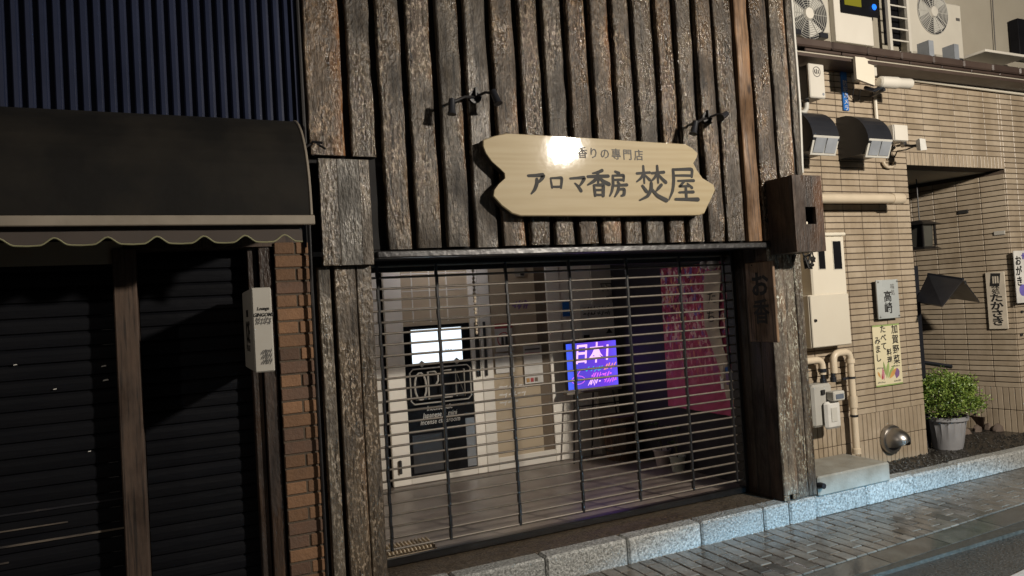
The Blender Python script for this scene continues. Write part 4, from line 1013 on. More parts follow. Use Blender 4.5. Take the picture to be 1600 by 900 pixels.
for zb in (.143, .376):
    s = 0.
    while s < 1.25: tiles.append((s+.0277, zb, .0495, .227, 1)); s += .0553
def tpos(t):
    if t[4] == 0: return Vector((t[0], WL+.004, t[1]))
    v = P0+DV*t[0]; return Vector((v.x, v.y, t[1]))
def seen_rank(t):
    p = tpos(t); hid = 0
    if t[4] == 0 and p.x < 4.78: hid = 5
    if t[4] == 0 and 4.78 < p.x < 5.25 and 1.3 < p.z < 2.2: hid = 5
    if t[4] == 0 and p.x > 8.3: hid = 5
    if t[3] > .1: hid += 1.0
    if t[4] == 1: hid += 1.5
    return (p-CAM_POS).length+hid
order = sorted(range(len(tiles)), key=lambda i: seen_rank(tiles[i]))
cache = {}; rest = {}
for rank, i in enumerate(order):
    t = tiles[i]; p = tpos(t); key = (round(t[2], 3), t[3])
    if rank < 296:
        if key not in cache: cache[key] = MB().box(-t[2]/2, t[2]/2, -.006, .008, 0, t[3], .003).mesh('tile', MAT['tile'])
        o = inst(cache[key], 'tile', p+Vector((0, random.uniform(-.0008,.0008), 0)), rb)
        if t[4]: o.rotation_euler.z = DA-math.pi
    else:
        mb = rest.setdefault(t[4], MB())
        if t[4] == 0: mb.box(p.x-t[2]/2, p.x+t[2]/2, p.y-.006, p.y+.008, p.z, p.z+t[3], .003)
        else:
            tmp = MB().box(-t[2]/2, t[2]/2, -.006, .008, 0, t[3], .003); ca, sa = math.cos(DA-math.pi), math.sin(DA-math.pi)
            mb.add([(p.x+x*ca-y*sa, p.y+x*sa+y*ca, p.z+zz_) for x, y, zz_ in tmp.v], tmp.f)
for k, mb in rest.items(): stuff(mb.build('far_tile', MAT['tile'], rb))
# eave: two courses of dark ridge tiles and a gutter
EY = .15
ja, jb = WY(1301, 72, EY)[0], WY(1507, 100, EY)[0]; ep = (jb-ja)/4
ez0, ez1 = 3.737, 3.815
x = ja-ep*2; tm = MB().box(-ep/2+.004, ep/2-.004, 0, .30, 0, .072, .012).mesh('eave_tile', MAT['rooftile']); tl = MB().box(-ep/2+.006, ep/2-.006, 0, .28, 0, .026, .006).mesh('eave_tile', MAT['rooftile'])
tu = MB().box(-ep/2+.003, ep/2-.003, 0, .30, 0, .03, .01).mesh('eave_tile', MAT['rooftile'])
while x < 10:
    if x > 4.3:
        inst(tm, 'eave_tile', (x+ep/2, EY+random.uniform(-.004,.004), ez0+.008), rb, (R(random.uniform(-.8,.8)), 0, 0))
        inst(tl, 'eave_tile', (x+ep*.8, EY+.02, ez0-.021), rb); inst(tu, 'eave_tile', (x+ep*.3, EY+.10, ez1+.008), rb)
    x += ep
MB().box(4.35, 12, EY+.035, .60, ez0-.033, ez0-.0225).build('lit_edge_board', MAT['upwall'], rb)  # thin pale board, its tone painted as tile edges catching light
MB().box(4.35, 12, EY+.03, .60, ez0-.062, ez0-.034).build('gutter', MAT['rooftile'], rb)
MB().box(4.35, 12, EY+.30, 1.2, ez0-.03, ez1+.0).build('roof_slab', MAT['rooftile'], rb)
# upper storey
UY = .72
MB().box(4.4, 13, UY, UY+.1, 3.8, 6.5).build('upper_wall', MAT['upwall'], rb)
def wb(p0, p1, Y0, Y1, bev=.004):
    x0, z1 = WY(*p0, Y0); x1, z0 = WY(*p1, Y0); return MB().box(x0, x1, Y0, Y1, z0, z1, bev), x0, x1, z0, z1
b, x0, x1, z0, z1 = wb((1298, -60), (1366, 72), .66, UY-.002); b.build('white_panel', MAT['white'], rb)
b, x0, x1, z0, z1 = wb((1310, -60), (1374, 28), .64, .655); f_ = b.build('window', MAT['glassdark'], rb)
MAT['yellowlit'] = emit('yellow_lit_blind', (.42,.36,.03), .55); MAT['bluelit'] = emit('blue_lamp', (.02,.2,1.0), 1.6)
MB().box(x0+.04, x1-.25, .632, .638, z0+.075, z0+.5).build('lit_blind', MAT['yellowlit'], f_)
bx_, bz_ = WY(1366, 11, .63); MB().lathe([(.001,.62),(.026,.624),(.03,.632),(.001,.638)], (bx_, 0, bz_), 'y', 12).build('blue_light', MAT['bluelit'], f_)
b, x0, x1, z0, z1 = wb((1375, -60), (1424, 75), .70, UY-.002); b.build('dark_opening', MAT['glassdark'], rb)
rl = thing('window_railing', 'white barred railing in front of the dark upstairs opening', 'railing', ((x0+x1)/2, .6, z0))
rx0, rz0 = WY(1390, 58, .6); rx1, _ = WY(1420, 62, .6)
for x in (rx0, rx1): MB().box(x-.018, x+.018, .58, .615, 3.83, 4.7, .003).build('upright', MAT['white'], rl)
for k in range(7): MB().tube([(rx0, .597, 3.90+k*.115), (rx1, .597, 3.90+k*.115)], .008, 6).build('rung', MAT['white'], rl)
def ac(px0, px1, py1, Y, label, fan_px, depth=.3):
    x0, z0 = WY(px0, py1, Y); x1, _ = WY(px1, py1, Y); z0 = max(z0, 3.86); o = thing('air_conditioner', label, 'air conditioner', ((x0+x1)/2, Y, z0), 'air conditioner units on the eave')
    z1 = z0+.58; MB().box(x0, x1, Y, Y+depth, z0, z1, .018).build('casing', MAT['acwhite'], o)
    fx, fz = WY(*fan_px, Y); rr_ = min(.23, (z1-z0)*.42)
    g = MB()
    for k in range(11): g.lathe([(rr_*(k+1)/11-.0035, Y-.006),(rr_*(k+1)/11, Y-.011),(rr_*(k+1)/11+.0035, Y-.006)], (fx, 0, fz), 'y', 28)
    for k in range(12): a = k*math.pi/6; g.tube([(fx+.04*math.cos(a), Y-.009, fz+.04*math.sin(a)), (fx+rr_*math.cos(a), Y-.009, fz+rr_*math.sin(a))], .003, 4)
    g.build('fan_grille', MAT['meter'], o)
    MB().lathe([(.0,Y-.002),(rr_,Y-.0015)], (fx, 0, fz), 'y', 28).build('fan_hollow', MAT['hood'], o)
    fb = MB()
    for k in range(3):
        a = k*2.094+.4; fb.face(*[(fx+r_*math.cos(a+d), Y-.0035, fz+r_*math.sin(a+d)) for r_, d in ((.04,0),(rr_*.95,.1),(rr_*.95,1.0),(.04,.6))])
    fb.build('fan_blade', MAT['meter'], o)
    MB().lathe([(.0,Y-.03),(.05,Y-.025),(.055,Y-.006)], (fx, 0, fz), 'y', 18).build('fan_hub', MAT['white'], o, True)
    for x in (x0+.12, x1-.12): MB().box(x-.05, x+.05, Y-.03, Y+depth, z0-.05, z0-.002, .004).build('foot', MAT['hood'], o)
    MB().box(x1-.10, x1-.04, Y-.003, Y-.001, z0+.40, z0+.43).build('badge', MAT['greyink'], o)
    return o, x0, x1, z0
ac(1424, 1507, 82, .585, 'large white air conditioner unit with a round fan above the eave', (1457, 19), .12)
ac(1226, 1298, 44, .52, 'white air conditioner unit half hidden behind the timber shop edge', (1262, 22), .18)
# steel angle brackets beside the unit
for px, lab_ in ((1455, 'grey steel bracket on the eave under the air conditioner fan'), (1494, 'grey steel bracket on the eave at the right corner of the air conditioner')):
    x, z = WY(px, 68, .30); o = thing('steel_bracket', lab_, 'bracket', (x, .30, 3.83), 'steel brackets on the eave')
    MB().box(x-.035, x+.035, .30, .306, 3.84, 4.03, .001).build('plate', MAT['ledpanel'], o); MB().box(x-.035, x-.030, .307, .42, 3.84, 4.03).build('flange', MAT['ledpanel'], o); MB().box(x-.05, x+.05, .28, .45, 3.828, 3.839).build('foot', MAT['ledpanel'], o)
b, x0, x1, z0, z1 = wb((1540, 76), (1606, 90), .42, .70); tag(b.build('white_ledge_box', MAT['white']), 'flat white cover lying on the eave near the right edge', 'cover')
b, x0, x1, z0, z1 = wb((1590, 28), (1640, 96), .60, .70); b.build('dark_window', MAT['glassdark'], rb)
MB().tube([WY(1553, -30, .68)[:1]+(.69,)+(6.0,), (WY(1553, 60, .69)[0], .69, 3.8)], .006, 5).build('render_joint', MAT['greyink'], rb)

# ---------------------------------------------------------------- fittings on the tiled wall
def flat(name, p0, p1, Y0, Y1, m, label, cat, bev=.004):
    x0, z1 = WY(*p0, Y0); x1, z0 = WY(*p1, Y0); o = thing(name, label, cat, ((x0+x1)/2, WL, z0))
    return o, x0, x1, z0, z1
# meter cabinets
o, x0, x1, z0, z1 = flat('meter_cabinet', (1264, 364), (1325, 460), .29, WL, 'cream', 'cream electricity meter cabinet with two dark windows beside the post', 'cabinet')
MB().box(x0, x1, .29, WL-.003, z0+.003, z1-.03, .012).build('body', MAT['cream'], o); MB().box(x0-.01, x1+.012, .275, WL-.003, z1-.029, z1, .008).build('lid', MAT['cream'], o)
for a, c in ((1277, 1290), (1300.5, 1316)):
    wx0, wz1 = WY(a, 377, .288); wx1, wz0 = WY(c, 420, .288); MB().box(wx0, wx1, .284, .2895, wz0, wz1, .003).build('window', MAT['glassdark'], o)
    MB().box(wx0-.006, wx1+.006, .2865, .2898, wz0-.006, wz1+.006).build('window_frame', MAT['acwhite'], o)
kx, kz = WY(1270, 414, .285); MB().lathe([(.0,.278),(.012,.28),(.014,.2895)], (kx, 0, kz), 'y', 12).build('lock', MAT['darkmetal'], o)
o, x0, x1, z0, z1 = flat('lower_cabinet', (1265, 461.5), (1332, 538), .27, WL, 'cream', 'plain cream steel cabinet with a small lock under the meter cabinet', 'cabinet')
MB().box(x0, x1, .285, WL-.003, z0, z1, .006).build('body', MAT['cream'], o); MB().box(x0+.004, x1-.004, .27, .2845, z0+.004, z1-.004, .006).build('door', MAT['cream'], o)
kx, kz = WY(1274, 501, .268); MB().lathe([(.0,.255),(.012,.258),(.014,.2695)], (kx, 0, kz), 'y', 12).build('lock', MAT['darkmetal'], o)
# plaque
o, x0, x1, z0, z1 = flat('name_plaque', (1369, 438), (1407, 496), .37, WL, 'plaque', 'pale grey plaque with two brushed characters on four studs above the poster', 'plaque')
MB().box(x0, x1, .37, .385, z0, z1, .003).build('plate', MAT['plaque'], o)
MB().box(x0+.012, x1-.012, .3855, WL-.003, z0+.012, z1-.012).build('backing', MAT['ink'], o)
for x in (x0+.018, x1-.018):
    for z in (z0+.018, z1-.018): MB().lathe([(.0,.362),(.007,.364),(.008,.3695)], (x, 0, z), 'y', 10).build('stud', MAT['chrome'], o)
text('高崎', 'lettering', MAT['ink'], o, x0+(x1-x0)*.47, .3692, z0+(z1-z0)*.40, .105, vertical=True, bold=.002); text('味処', 'lettering', MAT['greyink'], o, x0+(x1-x0)*.72, .3692, z0+(z1-z0)*.73, .055, vertical=True)
# food poster
PY = .415
o, x0, x1, z0, z1 = flat('food_poster', (1362.5, 509), (1411, 599), PY, WL, 'paper', 'cream poster with brush writing over painted vegetables below the plaque', 'poster')
MB().box(x0, x1, PY, PY+.006, z0, z1).build('sheet', MAT['paper'], o)
MB().box(x0, x1, PY-.001, PY-.0002, z0, z0+.012).build('green_edge', MAT['green'], o); MB().box(x0, x1, PY-.001, PY-.0002, z1-.014, z1).build('green_edge', MAT['green'], o)
w, h = x1-x0, z1-z0
def T(s, u, v, sz, **k): text(s, 'lettering', MAT['ink'], o, x0+w*u, PY-.0015, z0+h*v, sz, bold=.0012, **k)
T('加賀野菜', .82, .65, .088, vertical=True, gap=1.05); T('料理', .56, .47, .066, vertical=True, gap=1.05); T('たべて', .38, .78, .078, vertical=True); T('みまし', .15, .60, .078, vertical=True)
def veg(pts, m): MB().prism([(x0+w*u, z0+h*v) for u, v in pts], PY-.0012-.0002*veg.k, PY-.0004); 
def petal(u, v, l, wd, ang, m, k):
    c = [];
    for i in range(9): t = i/8; c.append((t*l, wd*math.sin(math.pi*t)))
    c += [(t*l, -wd*math.sin(math.pi*t)) for t in [j/8 for j in range(7, 0, -1)]]
    ca, sa = math.cos(R(ang)), math.sin(R(ang))
    MB().face(*[(x0+w*u+a*ca-b_*sa, PY-.0006-.0002*k, z0+h*v+a*sa+b_*ca) for a, b_ in c]).build('painted_vegetable', MAT[m], o)
for k, a in enumerate(((.22,.10,.10,.016,70,'red'),(.30,.09,.12,.016,95,'pinkprint'),(.18,.14,.07,.012,120,'orange'),(.40,.12,.16,.02,75,'green'),(.45,.12,.15,.018,50,'green'),(.50,.11,.14,.022,40,'orange'),(.38,.17,.13,.012,100,'green'),(.76,.10,.09,.03,70,'purpleprint'),(.84,.13,.08,.026,100,'purpleprint'),(.72,.15,.07,.024,30,'purpleprint'))): petal(*a, k)
for u0, u1, v in ((.06,.32,.30),(.60,.92,.305),(.06,.34,.065),(.66,.94,.06)): scribble('small_print', MAT['greyink'], o, x0+w*u0, x0+w*u1, PY-.0015, z0+h*v-.007, z0+h*v+.007, 6)
# gas meter and pipes
o, x0, x1, z0, z1 = flat('gas_meter', (1283, 602), (1316, 668), .24, WL, 'meter', 'grey gas meter with a pale rounded cover hanging between two cream pipes', 'gas meter')
_, zm = WY(1300, 627, .25)
MB().box(x0-.06, x1-.035, .28, .41, z0+.02, z1, .02).build('body', MAT['meter'], o); MB().box(x0+.03, x1, .235, .2795, z0, zm, .03).build('front_cover', MAT['meterlite'], o)
MB().box(x0+.085, x1-.055, .229, .2345, z0+.06, zm-.05, .004).build('cover_plate', MAT['meter'], o)
MB().box(x1-.115, x1+.015, .20, .2785, zm+.005, zm+.085, .008).build('display_housing', MAT['meter'], o); MB().box(x1-.095, x1-.005, .196, .1995, zm+.022, zm+.062).build('display', MAT['lcd'], o)
for px in (1288, 1304):
    hx, _ = WY(px, 590, .33); MB().lathe([(.026, z1-.005),(.026, z1+.035),(.019, z1+.036),(.019, z1+.07)], (hx, .345, 0), 'z', 14).build('coupling', MAT['hood'], o, True)
MB().box(x0+.03, x0+.07, .262, .2795, zm+.06, zm+.10, .004).build('knob', MAT['ink'], o)
def wp3(px, py, Y=.345): x, z = WY(px, py, Y); return Vector((x, Y, z))
gp = thing('gas_pipe', 'cream gas pipe that rises from the step and bends over to the gas meter', 'pipe', (x1, .345, .3))
def bend(pts, r, rad, m, parent, name='pipe'):
    P = [Vector(p) for p in pts]; o2 = [P[0]]
    for i in range(1, len(P)-1):
        a = (P[i-1]-P[i]).normalized(); c = (P[i+1]-P[i]).normalized(); s, e = P[i]+a*rad, P[i]+c*rad
        for k in range(7): t = k/6; o2.append(s*(1-t)**2+P[i]*2*t*(1-t)+e*t*t)
    o2.append(P[-1]); return MB().tube(o2, r, 12).build(name, m, parent, True)
pA, pB = wp3(1304, 590), wp3(1330, 552); pt = wp3(1304, 552).z; pb = wp3(1341, 716)
xr = wp3(1331, 600).x
bend([(pA.x, .345, z1+.07), (pA.x, .345, pt), (xr, .345, pt), (xr, .345, .302)], .030, .07, MAT['pipe'], gp)
for z in (.95, .62): MB().lathe([(.034, z),(.034, z+.018)], (xr, .345, 0), 'z', 14).build('pipe_band', MAT['hood'], gp, True)
MB().lathe([(.037, .302),(.037,.345),(.030,.35)], (xr, .345, 0), 'z', 14).build('pipe_collar', MAT['pipe'], gp, True)
MB().lathe([(.037, .70),(.038,.75),(.038,.79),(.037,.80)], (xr, .345, 0), 'z', 14).build('pipe_collar', MAT['pipe'], gp, True)
MB().lathe([(.038, pt-.10),(.038,pt-.06)], (xr, .345, 0), 'z', 14).build('pipe_collar', MAT['pipe'], gp, True)
MB().box(xr-.1, xr-.03, .345, .36, .945, .965).build('pipe_clip', MAT['hood'], gp)
gp2 = thing('gas_pipe', 'short cream gas pipe elbow running behind the timber post to the gas meter', 'pipe', (pA.x-.1, .345, 1.0))
hx, _ = WY(1288, 590, .33); pz = wp3(1280, 562).z
bend([(4.45, .345, pz), (hx, .345, pz), (hx, .345, z1+.07)], .030, .07, MAT['pipe'], gp2)
MB().lathe([(.035, z1+.09),(.035, z1+.12)], (hx, .345, 0), 'z', 14).build('pipe_band', MAT['hood'], gp2, True)
# round steel vent hood
vx, vz_ = WY(1394, 686, .40)
o = thing('vent_hood', 'shiny round steel vent hood low on the tiled wall', 'vent', (vx, WL, vz_-.13))
MB().lathe([(.0,.385),(.125,.385),(.128,.395),(.128,.42),(.0,.42)], (vx, 0, vz_), 'y', 28).build('flange', MAT['chrome'], o, True)
d = MB(); nn = 20; vs = []
rad = .108
for i in range(9):
    ph = R(90)*i/8
    for k in range(nn+1):
        a = R(-35)+R(250)*k/nn; vs.append((vx+rad*math.sin(ph)*math.cos(a), .384-.15*math.cos(ph), vz_+rad*math.sin(ph)*math.sin(a)))
fs = [(i*(nn+1)+k, i*(nn+1)+k+1, (i+1)*(nn+1)+k+1, (i+1)*(nn+1)+k) for i in range(8) for k in range(nn)]
d.add(vs, fs); d.build('dome', MAT['chrome'], o, True)
MB().lathe([(.0,.382),(.10,.3835)], (vx, 0, vz_), 'y', 24).build('dark_mouth', MAT['hood'], o)
# concrete step
tag(MB().box(4.405, 5.205, -.02, WL+.0, KZ-.015, .30, .012).build('concrete_step', MAT['concrete']), 'low grey concrete step block between the timber post and the gravel strip', 'step')
tag(MB().lathe([(.0,-.06),(.022,-.058),(.024,-.03),(.024,0)], (4.42, 0, .235), 'y', 12).build('black_drain_pipe', MAT['hood'], None, True), 'short black pipe end sticking out by the foot of the timber post', 'pipe')
# capped pipe stub that runs along the wall from the projecting box
a_, c_ = wp3(1285, 313, .25), wp3(1393, 307, .25); e_ = wp3(1409, 306, .25)
o = thing('capped_pipe', 'horizontal cream pipe with a capped end beside the projecting wooden box', 'pipe', ((a_.x+c_.x)/2, .25, a_.z))
zc = (a_.z+c_.z)/2
MB().tube([(a_.x-.05, .25, zc-.004), (c_.x, .25, zc)], .043, 14).build('pipe', MAT['pipe'], o, True); MB().tube([(c_.x-.01, .25, zc), (c_.x, .25, zc), (e_.x-.012, .25, zc), (e_.x, .25, zc)], [.048,.052,.052,.046], 14).build('cap', MAT['pipe'], o, True)
# black barrel-topped sign lamps
def flood(px0, px1, label):
    Yf = .43; x0, zt_ = WY(px0, 187, .43); x1, zb_ = WY(px1, 246, .13)
    _, zf = WY(px1-40, 226, .10); x1 = WY(px1, 220, .16)[0]-.06; x0 = x1-.30
    o = thing('sign_lamp', label, 'lamp', ((x0+x1)/2, WL, zb_), 'black sign lamps on the tiled wall')
    zt_ = 3.25; zb_ = 2.89; c = (WL-.002, zb_+.06); prof = [(WL-.002, zt_)]
    for k in range(9): a = R(90)*k/8; prof.append((WL-.06-.26*math.sin(a), zb_+.09+(zt_-zb_-.09)*math.cos(a)))
    prof += [(WL-.32, zb_+.075), (WL-.24, zb_-.01), (WL-.002, zb_-.01)]
    MB().prism(prof, x0, x1, 'x').build('hood', MAT['hood'], o)
    # slanted glass tray at the lower front
    for k in (0, 1):
        xa_ = x0+.02+(x1-x0-.04)*k/2+.006; xb_ = x0+.02+(x1-x0-.04)*(k+1)/2-.006
        MB().add([(xa_, WL-.332, zb_+.085), (xb_, WL-.332, zb_+.085), (xb_, WL-.285, zb_-.028), (xa_, WL-.285, zb_-.028), (xa_, WL-.322, zb_+.085), (xb_, WL-.322, zb_+.085), (xb_, WL-.275, zb_-.028), (xa_, WL-.275, zb_-.028)],
            [(0,1,2,3),(4,5,6,7),(0,1,5,4),(1,2,6,5),(2,3,7,6),(3,0,4,7)]).build('glass', MAT['ledpanel'], o)
    MB().add([(x0+.004, WL-.326, zb_+.105), (x1-.004, WL-.326, zb_+.105), (x1-.004, WL-.272, zb_-.045), (x0+.004, WL-.272, zb_-.045), (x0+.004, WL-.312, zb_+.105), (x1-.004, WL-.312, zb_+.105), (x1-.004, WL-.258, zb_-.045), (x0+.004, WL-.258, zb_-.045)],
        [(0,1,2,3),(4,5,6,7),(0,1,5,4),(1,2,6,5),(2,3,7,6),(3,0,4,7)]).build('glass_frame', MAT['meter'], o)
    return x1
flood(1312, 1312, 'black quarter-round sign lamp half hidden behind the timber shop edge'); flood(1392, 1394, 'black quarter-round sign lamp fully in view beside the white junction box')
# junction box and small floodlight on an arm
o, x0, x1, z0, z1 = flat('junction_box', (1398, 194), (1419, 221), .26, WL, 'white', 'small white junction box at the right of the sign lamp', 'junction box')
MB().box(x0-.02, x1, .26, WL-.003, z0, z1, .008).build('box', MAT['white'], o); MB().box(x0-.016, x1-.004, .252, .2595, z0+.004, z1-.004, .004).build('lid', MAT['white'], o)
o = thing('small_floodlight', 'small pale floodlight on a jointed arm beneath the junction box', 'floodlight', (x1, WL, z0-.1))
q = [wp3(1402, 228, .40), wp3(1412, 226, .26), wp3(1424, 228, .16), wp3(1436, 227, .10)]
MB().tube(q, .012, 8).build('arm', MAT['darkmetal'], o, True); MB().tube([wp3(1398, 245, .42), wp3(1402, 236, .3), wp3(1416, 234, .2), wp3(1428, 229, .13)], .006, 6).build('cable', MAT['ink'], o, True)
MB().lathe([(.0,-.02),(.025,-.018),(.025,.018),(0,.02)], tuple(q[1]), 'y', 12).build('joint', MAT['chrome'], o, True)
fh = wp3(1438, 227, .09); v = [(-.045,-.02,-.055),(.04,-.02,-.045),(.055,-.0,.055),(-.02,.0,.06)]
MB().add([(fh.x+a, fh.y+b_-.012, fh.z+c) for a, b_, c in v]+[(fh.x+a*.8, fh.y+b_+.03, fh.z+c*.8) for a, b_, c in v], [(0,1,2,3),(4,5,6,7),(0,1,5,4),(1,2,6,5),(2,3,7,6),(3,0,4,7)]).build('head', MAT['meterlite'], o)
cq = wp3(1389, 253, .40); tag(MB().tube([(cq.x+.075*math.cos(a*.35), .40, cq.z+.05*math.sin(a*.35)-.0) for a in range(9, 19)], .015, 8).build('cable_loop', MAT['pipe'], None, True), 'cream cable loop hanging under the black sign lamp', 'cable')
# white box with a swirl mark
o, x0, x1, z0, z1 = flat('utility_box', (1263, 98), (1291, 154), .22, WL, 'white', 'white utility box with a round swirl mark high beside the timber boards', 'utility box')
MB().box(x0, x1, .22, .25, z0, z1, .008).build('cover', MAT['white'], o); MB().box(x0+.004, x1-.01, .2505, WL-.003, z0+.006, z1-.006, .004).build('body', MAT['hood'], o)
mx, mz = WY(1276, 112, .219)
b = MB(); b.lathe([(.038,.2185),(.045,.2185),(.045,.2195),(.038,.2195)], (mx, 0, mz), 'y', 20)
for k in range(3): b.tube([(mx-.022+k*.02, .218, mz+.022-abs(k-1)*.006), (mx-.026+k*.022, .218, mz-.002), (mx-.014+k*.018, .218, mz-.022+abs(k-1)*.006)], .0045, 5)
b.build('swirl_mark', MAT['greyink'], o)
MB().lathe([(.0,.2185),(.012,.2185),(.012,.2195)], (x1-.03, 0, z0+.035), 'y', 12).build('button', MAT['ledpanel'], o)
bend([(x0+.08, .34, z0+.01), (x0+.07, .34, z0-.09), (x0-.10, .34, z0-.12)], .022, .06, MAT['meter'], o, 'cable')
# security camera with its board, blue notice
o = thing('security_camera', 'white bullet security camera pointing right under its cream back board', 'camera', (wp3(1380, 130, .2).x, WL, wp3(1380, 140, .2).z))
x0, z1 = WY(1327, 92, .20); x1, z0 = WY(1368, 134, .20)
MB().add([(x0, .14, z0+.02), (x1, .20, z0), (x1, .20, z1+.03), (x0, .14, z1-.0), (x0, .165, z0+.02), (x1, .225, z0), (x1, .225, z1+.03), (x0, .165, z1-.0)],
   [(0,1,2,3),(4,5,6,7),(0,1,5,4),(1,2,6,5),(2,3,7,6),(3,0,4,7)]).build('back_board', MAT['cream'], o)
MB().box(x1-.02, x1+.07, .226, WL-.003, z0+.1, z1-.03, .006).build('mount_box', MAT['white'], o)
ca = wp3(1373, 128, .16); cb = wp3(1423, 131, .10)
MB().tube([ca, ca.lerp(cb, .04), ca.lerp(cb, .55), ca.lerp(cb, .58), ca.lerp(cb, .98), cb], [.035,.05,.052,.045,.044,.04], 16).build('housing', MAT['white'], o, True)
MB().tube([cb-(cb-ca)*.01, cb+(cb-ca)*.01], .034, 14).build('lens', MAT['ink'], o)
sv = [ca.lerp(cb, .5)+Vector((0,0,.056)), cb+(cb-ca)*.12+Vector((0,0,.05))]
MB().tube([wp3(1352, 137, .30), wp3(1366, 141, .2), wp3(1380, 136, .15)], .018, 8).build('bracket', MAT['hood'], o, True)
MB().tube([wp3(1362, 150, .38), wp3(1370, 146, .25), wp3(1382, 140, .16)], .014, 8).build('bracket', MAT['hood'], o, True)
MB().tube([wp3(1334, 138, .3), wp3(1332, 152, .36), wp3(1342, 157, .38), wp3(1344, 140, .3)], .005, 6).build('cable', MAT['ink'], o, True)
o, x0, x1, z0, z1 = flat('blue_notice', (1314, 105), (1327, 173), .41, WL, 'blueplate', 'narrow blue notice plate with white vertical writing beside the camera', 'sign')
MB().box(x0, x1, .41, WL-.003, z0, z1, .002).build('plate', MAT['blueplate'], o)
text('防犯カメラ', 'lettering', MAT['whitepaper'], o, (x0+x1)/2, .4085, z0+(z1-z0)*.34, .056, vertical=True)
# thin conduits
ca, cb, cc = wp3(1396, 121, .40), wp3(1610, 148, .40), wp3(1620, 148, .40)
tag(MB().tube([(ca.x, .405, ca.z), (cb.x, .405, ca.z-.02), (cb.x+2, .405, ca.z-.03)], .014, 8).build('wall_conduit', MAT['cream'], None, True), 'thin cream conduit running along the tiled wall below the eave', 'conduit')
x, z = WY(1367, 150, .405); _, z0 = WY(1372, 190, .405)
tag(MB().tube([(x, .405, z+.05), (x, .405, z0)], .016, 8).build('wall_conduit', MAT['cream'], None, True), 'short vertical cream conduit between the camera and the sign lamp', 'conduit')
# cables bundled along the timber edge
bend([(4.58, .2, 4.6), (4.60, .2, 4.1), (4.52, .1, 3.72), (4.50, .1, 3.3)], .02, .15, MAT['meter'], None, 'grey_hose'); tag(bpy.data.objects['grey_hose'], 'grey drain hose hanging between the air conditioner and the timber edge', 'hose')
tag(MB().tube([(4.485, -.01, 4.5), (4.487, -.02, 3.2), (4.485, .0, 2.66), (4.45, .0, 2.655)], .012, 7).build('edge_cable', MAT['meter'], None, True), 'grey cable running down the right edge of the timber boards', 'cable')
b = MB(); rnd = random.Random(9); c0 = Vector((4.46, -.02, 2.03))
for k in range(5): b.tube([c0+Vector((rnd.uniform(-.05,.05), rnd.uniform(-.03,.05), rnd.uniform(-.14,.03))) for _ in range(5)], .008, 6)
tag(b.build('tangled_cable', MAT['ink'], None, True), 'tangle of black cables under the projecting wooden box', 'cable')

# ---------------------------------------------------------------- porch things
MAT['lanternglass'] = M('dim_lantern_glass', (.075,.075,.065), .3)
o = thing('hanging_lantern', 'small black metal lantern hanging in the porch behind the wall corner', 'lantern', (6.98, 1.05, 2.2))
lx, lz1 = WY(1437, 352, 1.0); _, lz0 = WY(1437, 386, 1.0); ly = 1.0; s = .095
MB().tube([(lx, ly, LZ-.01), (lx, ly, lz1+.05)], .007, 6).build('rod', MAT['black'], o)
def frustum(z0, z1, a, c): return MB().add([(lx+sx*a, ly+sy*a, z0) for sx, sy in ((-1,-1),(1,-1),(1,1),(-1,1))]+[(lx+sx*c, ly+sy*c, z1) for sx, sy in ((-1,-1),(1,-1),(1,1),(-1,1))], [(0,1,2,3),(4,5,6,7),(0,1,5,4),(1,2,6,5),(2,3,7,6),(3,0,4,7)])
frustum(lz1, lz1+.05, s*1.55, s*.5).build('roof', MAT['black'], o); frustum(lz0-.03, lz0, s*1.45, s*.95).build('base', MAT['black'], o)
frustum(lz0+.001, lz1-.001, s*.8, s*.9).build('glass', MAT['lanternglass'], o)
for sx in (-1, 1):
    for sy in (-1, 1): MB().box(lx+sx*s-.008, lx+sx*s+.008, ly+sy*s-.008, ly+sy*s+.008, lz0+.001, lz1-.001).build('post', MAT['black'], o)
# roofed sign post
bx_, by_ = 6.50, .60
bx_ = WY(1441, 600, by_)[0]; _, bz = WY(1441, 415, by_)
o = thing('roofed_sign_post', 'black square post with a small tilted gable roof and a low side arm', 'sign post', (bx_, by_, KZ-.015))
MB().box(bx_-.028, bx_+.028, by_-.028, by_+.028, KZ-.015, bz, .004).build('post', MAT['hood'], o)
def P(px, py, Y): x, z = WY(px, py, Y); return Vector((x, Y, z))
RB, RF = P(1450, 428, by_+.10), P(1505, 436, by_-.28)
LB, LF = P(1430, 471, by_-.10), P(1472, 478, by_-.48)
EB, EF = P(1484, 464, by_+.28), P(1531, 471, by_-.08)
def slab(a, c, d, e, t=.012):
    n_ = (c-a).cross(e-a).normalized()*t; v_ = [a, c, d, e]; return MB().add(v_+[p+n_ for p in v_], [(0,1,2,3),(4,5,6,7),(0,1,5,4),(1,2,6,5),(2,3,7,6),(3,0,4,7)])
slab(RB, RF, LF, LB).build('roof_panel', MAT['hood'], o); slab(RF, RB, EB, EF).build('roof_panel', MAT['hood'], o)
MB().tube([RB, RF], .012, 6).build('ridge', MAT['hood'], o); MB().box(RF.x-.015, RF.x+.015, RF.y-.02, RF.y-.012, RF.z-.05, RF.z-.015).build('hook', MAT['chrome'], o)
az = WY(1441, 566, by_)[1]; MB().tube([(bx_+.02, by_, az), P(1487, 573, by_-.12)], .02, 4).build('side_arm', MAT['hood'], o)
MAT['signcream'] = M('cream_sign', (.60,.53,.43), .5)
